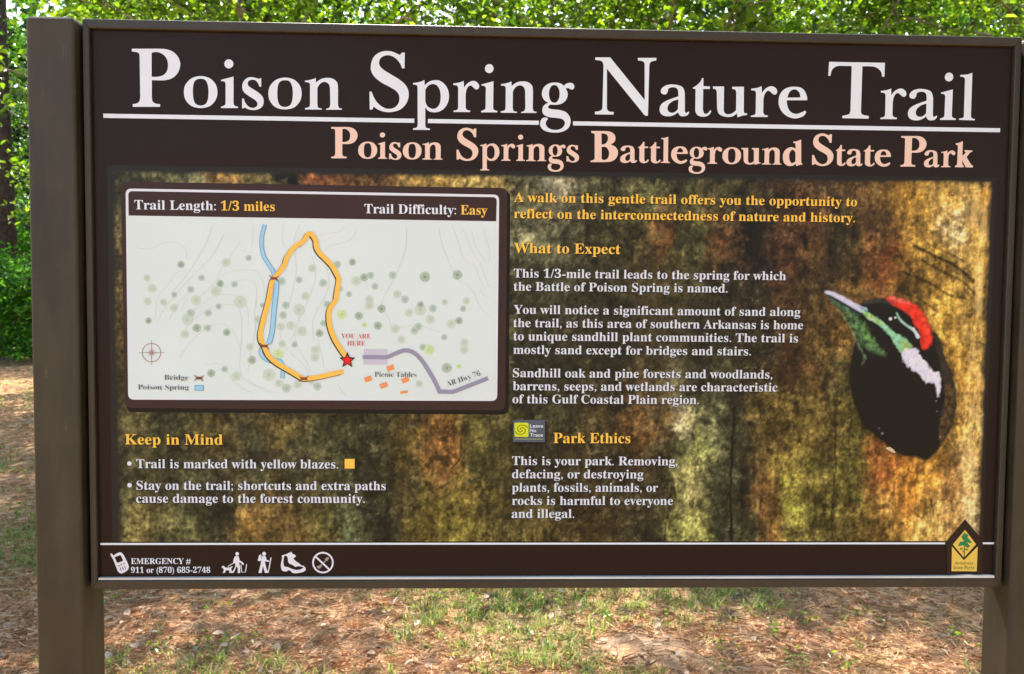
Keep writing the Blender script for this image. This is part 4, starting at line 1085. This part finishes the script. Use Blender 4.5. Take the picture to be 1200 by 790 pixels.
F = np.concatenate([i + np.array([[0, 1, 2]]), i + np.array([[0, 2, 3]]), i + np.array([[3, 2, 4]])])
o = np_obj('grass', V, F, GRASSM)
tag(o, 'thin green grass tufts growing through the needle litter', 'grass', kind='stuff')
# small broad-leaved weeds
x, y = scatter_xy(300, rg, 0)
k = patchy(x + 3, y - 2) > 0.2
x, y = x[k], y[k]
X = np.repeat(x, 14) + rg.normal(0, 0.035, len(x) * 14); Y = np.repeat(y, 14) + rg.normal(0, 0.035, len(x) * 14)
V, F = leaves(np.stack([X, Y, ground_h(X, Y) + rg.uniform(0.01, 0.05, len(X))], 1), 0.024, rg, 1.0)
o = np_obj('seedlings', V, F, LEAFM)
tag(o, 'low bright green seedlings dotted over the forest floor', 'ground cover', kind='stuff')

# ------------------------------------------------------------------ trees
BARK = new_mat('tree_bark', (0.055, 0.042, 0.032), 0.9, noise=0.5, nscale=9, bump=0.8, bscale=14, spec=0.1)
BARKG = new_mat('grey_branch_bark', (0.26, 0.20, 0.14), 0.85, noise=0.4, nscale=12, bump=0.5, bscale=30, spec=0.1)
def tube(pts, rads, sides=8):
    p = np.array(pts, float); n = len(p); d = np.gradient(p, axis=0); d /= np.linalg.norm(d, axis=1, keepdims=True)
    ref = np.where(np.abs(d[:, 2:3]) > 0.9, np.array([[1.0, 0, 0]]), np.array([[0, 0, 1.0]]))
    u = np.cross(d, ref); u /= np.linalg.norm(u, axis=1, keepdims=True); v = np.cross(d, u)
    a = np.arange(sides) * 2 * np.pi / sides
    V = (p[:, None] + np.array(rads)[:, None, None] * (np.cos(a)[None, :, None] * u[:, None] + np.sin(a)[None, :, None] * v[:, None])).reshape(-1, 3)
    F = []
    for i in range(n - 1):
        for j in range(sides):
            k = (j + 1) % sides
            F.append((i * sides + j, i * sides + k, (i + 1) * sides + k, (i + 1) * sides + j))
    return V, np.array(F)
def bend(p0, d0, L, r, n=6, curl=0.25, lift=0.0):
    p = [np.array(p0, float)]; d = np.array(d0, float); d /= np.linalg.norm(d)
    for i in range(n):
        d = d + r.normal(0, curl / n ** 0.5 * 0.6, 3) + np.array([0, 0, lift / n]); d /= np.linalg.norm(d)
        p.append(p[-1] + d * L / n)
    return np.array(p)
def build_tree(seed, H, tr, base, R, nlimb, nclump, per, lsz, leafm, barkm, spread=0.3, name='tree', lean=0.05, stems=1):
    """returns (root, parts); crown is leaves in clumps round the twigs"""
    r = np.random.default_rng(seed)
    root = empty(name)
    pts_all = []; 
    for s_ in range(stems):
        d0 = (r.normal(0, lean + 0.25 * (stems > 1)), r.normal(0, lean + 0.25 * (stems > 1)), 1)
        tp = bend((0, 0, -0.2), d0, H * 0.93, r, 10, 0.12, 0.15)
        rr = tr / (stems ** 0.5) * (1 - 0.82 * np.linspace(0, 1, 11) ** 1.1); rr[0] *= 1.35
        V, F = tube(tp, rr, 10)
        np_obj('trunk' if stems == 1 else 'stem', V, F, barkm, root, smooth=True)
        nl_ = nlimb // stems
        for i in range(nl_):
            t = (base / H) + (1 - base / H) * (i + r.random()) / nl_ * 0.97
            t = min(t, 0.98)
            q = t * 10; k = int(q); p0 = tp[k] * (1 - (q - k)) + tp[min(k + 1, 10)] * (q - k)
            az = i * 2.4 + r.normal(0, 0.4)
            prof = math.sin(math.pi * min(1, max(0.12, (1 - t) / (1 - base / H) * 0.75 + 0.12)))
            L_ = R * (0.45 + 0.75 * prof) * r.uniform(0.75, 1.15)
            lp = bend(p0, (math.cos(az), math.sin(az), 0.25 + 0.6 * t * r.random()), L_, r, 7, 0.5, 0.1)
            lr = tr * (0.34 if stems == 1 and tr > 0.1 else 0.45) * (1 - t * 0.5) * (1 - 0.85 * np.linspace(0, 1, 8)) + 0.004
            V, F = tube(lp, lr, 6)
            Vs, Fs = [V], [F]; off = len(V)
            pts_all += [lp[j] for j in range(2, 8)]
            for w in range(5):
                j = r.integers(1, 8)
                dd = lp[min(j, 7)] - lp[min(j, 7) - 1]; dd /= np.linalg.norm(dd)
                dd = dd + r.normal(0, 0.7, 3)
                tw = bend(lp[min(j, 7)], dd, L_ * r.uniform(0.25, 0.5), r, 4, 0.5)
                V2, F2 = tube(tw, np.linspace(lr[min(j, 7)] * 0.6 + 0.002, 0.003, 5), 5)
                Vs.append(V2); Fs.append(F2 + off); off += len(V2)
                pts_all += [tw[2], tw[3], tw[4]]
            np_obj('limb', np.concatenate(Vs), np.concatenate(Fs), barkm, root, smooth=True)
    pa = np.array(pts_all)
    cc = pa[r.integers(0, len(pa), nclump)] + r.normal(0, spread * 0.5, (nclump, 3))
    cs = r.uniform(0.5, 1.3, nclump) * spread
    ci = np.repeat(np.arange(nclump), per)
    pos = cc[ci] + r.normal(0, 1, (len(ci), 3)) * cs[ci][:, None] * np.array([1, 1, 0.5])
    pos = pos[pos[:, 2] > 0.12]
    V, F = leaves(pos, lsz, r, 0.6)
    cr_ = np_obj('crown' if stems == 1 else 'foliage', V, F, leafm, root)
    return root
def copy_tree(src, loc, rz, sc):
    c = src.copy(); COL.objects.link(c); c.location = loc; c.rotation_euler = (0, 0, rz); c.scale = (sc, sc, sc)
    for ch in src.children:
        d = ch.copy(); COL.objects.link(d); d.parent = c
    return c
def place(protos, spots, labels, cat, group):
    used = set()
    for i, (k, x, y, rz, sc) in enumerate(spots):
        z = float(ground_h(np.array(x), np.array(y)))
        if k in used: o = copy_tree(protos[k], (x, y, z), rz, sc)
        else:
            o = protos[k]; used.add(k); o.location = (x, y, z); o.rotation_euler = (0, 0, rz); o.scale = (sc,) * 3
        tag(o, labels[i], cat, group)

def at(u, dist):
    """ground point in the direction of a photo column, so many metres away"""
    d = RC @ np.array([(u - 600) / FPX, 1.0, 0.0]); d = d / np.hypot(d[0], d[1])
    return CAMP[0] + d[0] * dist, CAMP[1] + d[1] * dist

# young understorey trees just behind the clearing
young = [build_tree(101 + i, 6.6, 0.07, 1.7, 1.9, 20, 290, 36, 0.095, LEAFM, BARKG, 0.28, 'understorey_tree') for i in range(3)]
sp = [(0, -3.4, 10.2, 0.3, 1.0), (1, -2.0, 7.0, 1.4, 0.98), (2, 0.3, 9.4, 2.2, 1.02), (0, 2.2, 7.7, 3.9, 0.95), (1, 4.0, 9.4, 5.2, 1.05), (2, 6.0, 8.4, 0.9, 1.0), (0, 7.6, 10.2, 1.9, 1.1), (1, -5.6, 13.4, 3.0, 1.1)]
lb = ['bright young leafy tree above the end of the word Poison', 'nearest bright young tree, above the gap between Poison and Spring', 'bright young tree above the end of the word Spring',
      'bright low-branched young tree above the word Nature', 'bright young tree above the letter T of Trail', 'bright leafy tree above the end of the word Trail, at the right edge',
      'young tree furthest right, behind the top right corner of the sign', 'young tree further back, above the start of the word Poison']
place(young, sp, lb, 'tree', 'young bright green trees behind the sign')
mid = [build_tree(201 + i, 12.5, 0.16, 2.8, 3.4, 24, 520, 36, 0.12, LEAFD, BARK, 0.42, 'broadleaf_tree') for i in range(2)]
mid.append(build_tree(211, 11.5, 0.13, 4.6, 3.0, 15, 170, 34, 0.12, LEAFM, BARK, 0.3, 'broadleaf_tree'))
sp = [(0, -10.6, 33.0, 0, 1.0), (1, -6.0, 20.5, 2, 1.0), (2, -2.7, 10.2, 1, 1.0), (1, 1.8, 17.5, 4, 1.05), (2, 1.25, 9.9, 3.6, 1.0), (1, 9.4, 15.8, 5, 1.0), (0, 13.2, 17.5, 2.4, 1.1), (1, *at(66, 27.5), 1.0, 0.9), (1, 4.2, -4.6, 1.4, 0.9), (0, 4.6, -2.0, 0.4, 0.85), (1, 1.6, -9.5, 2.9, 1.0)]  # last three are unseen, added to block sky light and darken reflections
lb = ['dark leafy tree far back, above the middle letters of Poison', 'tall dark leafy tree above the last letter of Poison, behind the young trees', 'tall open-crowned tree rising over the gap between Poison and Spring',
      'tall dark leafy tree behind the letter N of Nature', 'tall open-crowned tree rising over the start of the word Nature', 'tall dark leafy tree above the word Trail at the right', 'tall dark leafy tree behind the top right corner of the sign',
      'tall leafy tree just behind the left post, in front of the bushes', 'tall leafy tree added out of view to shade the sign from the right', 'tall leafy tree close to the right-hand post on the viewer side, added out of view to block sky light', 'tall leafy tree well behind the viewer, added out of view to darken reflections']
place(mid, sp, lb, 'tree', 'taller dark trees further back')
far = build_tree(301, 15, 0.22, 2.0, 4.2, 24, 520, 34, 0.2, LEAFD, BARK, 0.6, 'forest_tree')
sp = [(0, -34 + 8.0 * i + rg.uniform(-1, 1), 41 + rg.uniform(-2.5, 3), rg.uniform(0, 6), rg.uniform(0.85, 1.15)) for i in range(9)]
nm = ['far left, behind the bushes', 'second from the left', 'third from the left', 'fourth from the left', 'in the middle', 'fourth from the right', 'third from the right', 'second from the right', 'at the far right']
place([far], sp, ['distant shaded forest tree %s of the back row' % n_ for n_ in nm], 'tree', 'distant trees of the back row')
# big trunk at the left edge of the view
big = build_tree(401, 25, 0.50, 13.0, 5.0, 18, 380, 34, 0.16, LEAFD, BARK, 0.5, 'large_tree', lean=0.0)
bgx, bgy = at(-3, 24.5)
place([big], [(0, bgx, bgy, 0.5, 1.0)], ['large tree with thick dark trunk at the left edge beyond the bushes'], 'tree', None)
LEAFB = island_mat('bush_leaf', [(0.018, 0.07, 0.008), (0.04, 0.13, 0.012), (0.07, 0.19, 0.018), (0.13, 0.27, 0.035)], 0.45, 0.5, (1.8, 2.2, 1.0), 0.4)
bushes = [build_tree(501 + i, 2.5, 0.05, 0.12, 1.3, 15, 300, 32, 0.13, LEAFB, BARKG, 0.32, 'bush', stems=3) for i in range(2)]
sp = [(k_, *at(u_, d_), a_, s_) for k_, u_, d_, a_, s_ in ((0, 4, 21.5, 0, 0.95), (1, -40, 29, 1, 1.1), (0, 6, 28.5, 2, 1.2), (1, 44, 29.5, 3, 1.25), (0, 95, 30, 4, 1.1), (1, -70, 33, 5, 1.4), (0, 24, 32, 2.5, 1.5), (1, 150, 31, 0.5, 1.2))]
lb = ['green bush in front of the foot of the big trunk at the left edge', 'green bush just beyond the left edge behind the big trunk', 'green bush behind the foot of the big trunk', 'green bush half hidden behind the left post',
      'green bush hidden by the left edge of the sign panel', 'larger bush at the left end, behind the others', 'tall bush behind the low ones, between the trunk and left post', 'green bush hidden behind the left part of the map']
place(bushes, sp, lb, 'bush', 'bushes along the edge of the clearing')
# the wood beyond, one mass
r = np.random.default_rng(71)
n = 130000
th = r.uniform(rad(-62), rad(62), n); d = r.uniform(52, 66, n)
cl = np.sin(th * 40) * 1.8 + np.sin(th * 97 + 1) * 1.2
zz = r.random(n) ** 1.15 * (19 + cl)
V, F = leaves(np.stack([CAMP[0] + d * np.sin(th), d * np.cos(th), zz], 1), 0.62, r, 0.3, 0.7)
o = np_obj('far_woods', V, F, LEAFD)
tag(o, 'deep green mass of far woods closing the view beyond the trees', 'woods', kind='stuff')
# knee-high undergrowth under the trees behind the sign
n = 52000
nc = 420
cx, cy = r.uniform(-4.5, 24, nc), r.uniform(15, 33, nc)
i = r.integers(0, nc, n)
px, py = cx[i] + r.normal(0, 0.55, n), cy[i] + r.normal(0, 0.55, n)
pz = ground_h(px, py) + 0.05 + np.abs(r.normal(0, 0.32, n))
V, F = leaves(np.stack([px, py, pz], 1), 0.13, r, 0.8)
o = np_obj('undergrowth', V, F, LEAFB)
tag(o, 'knee-high green undergrowth under the trees behind the sign', 'undergrowth', kind='stuff')
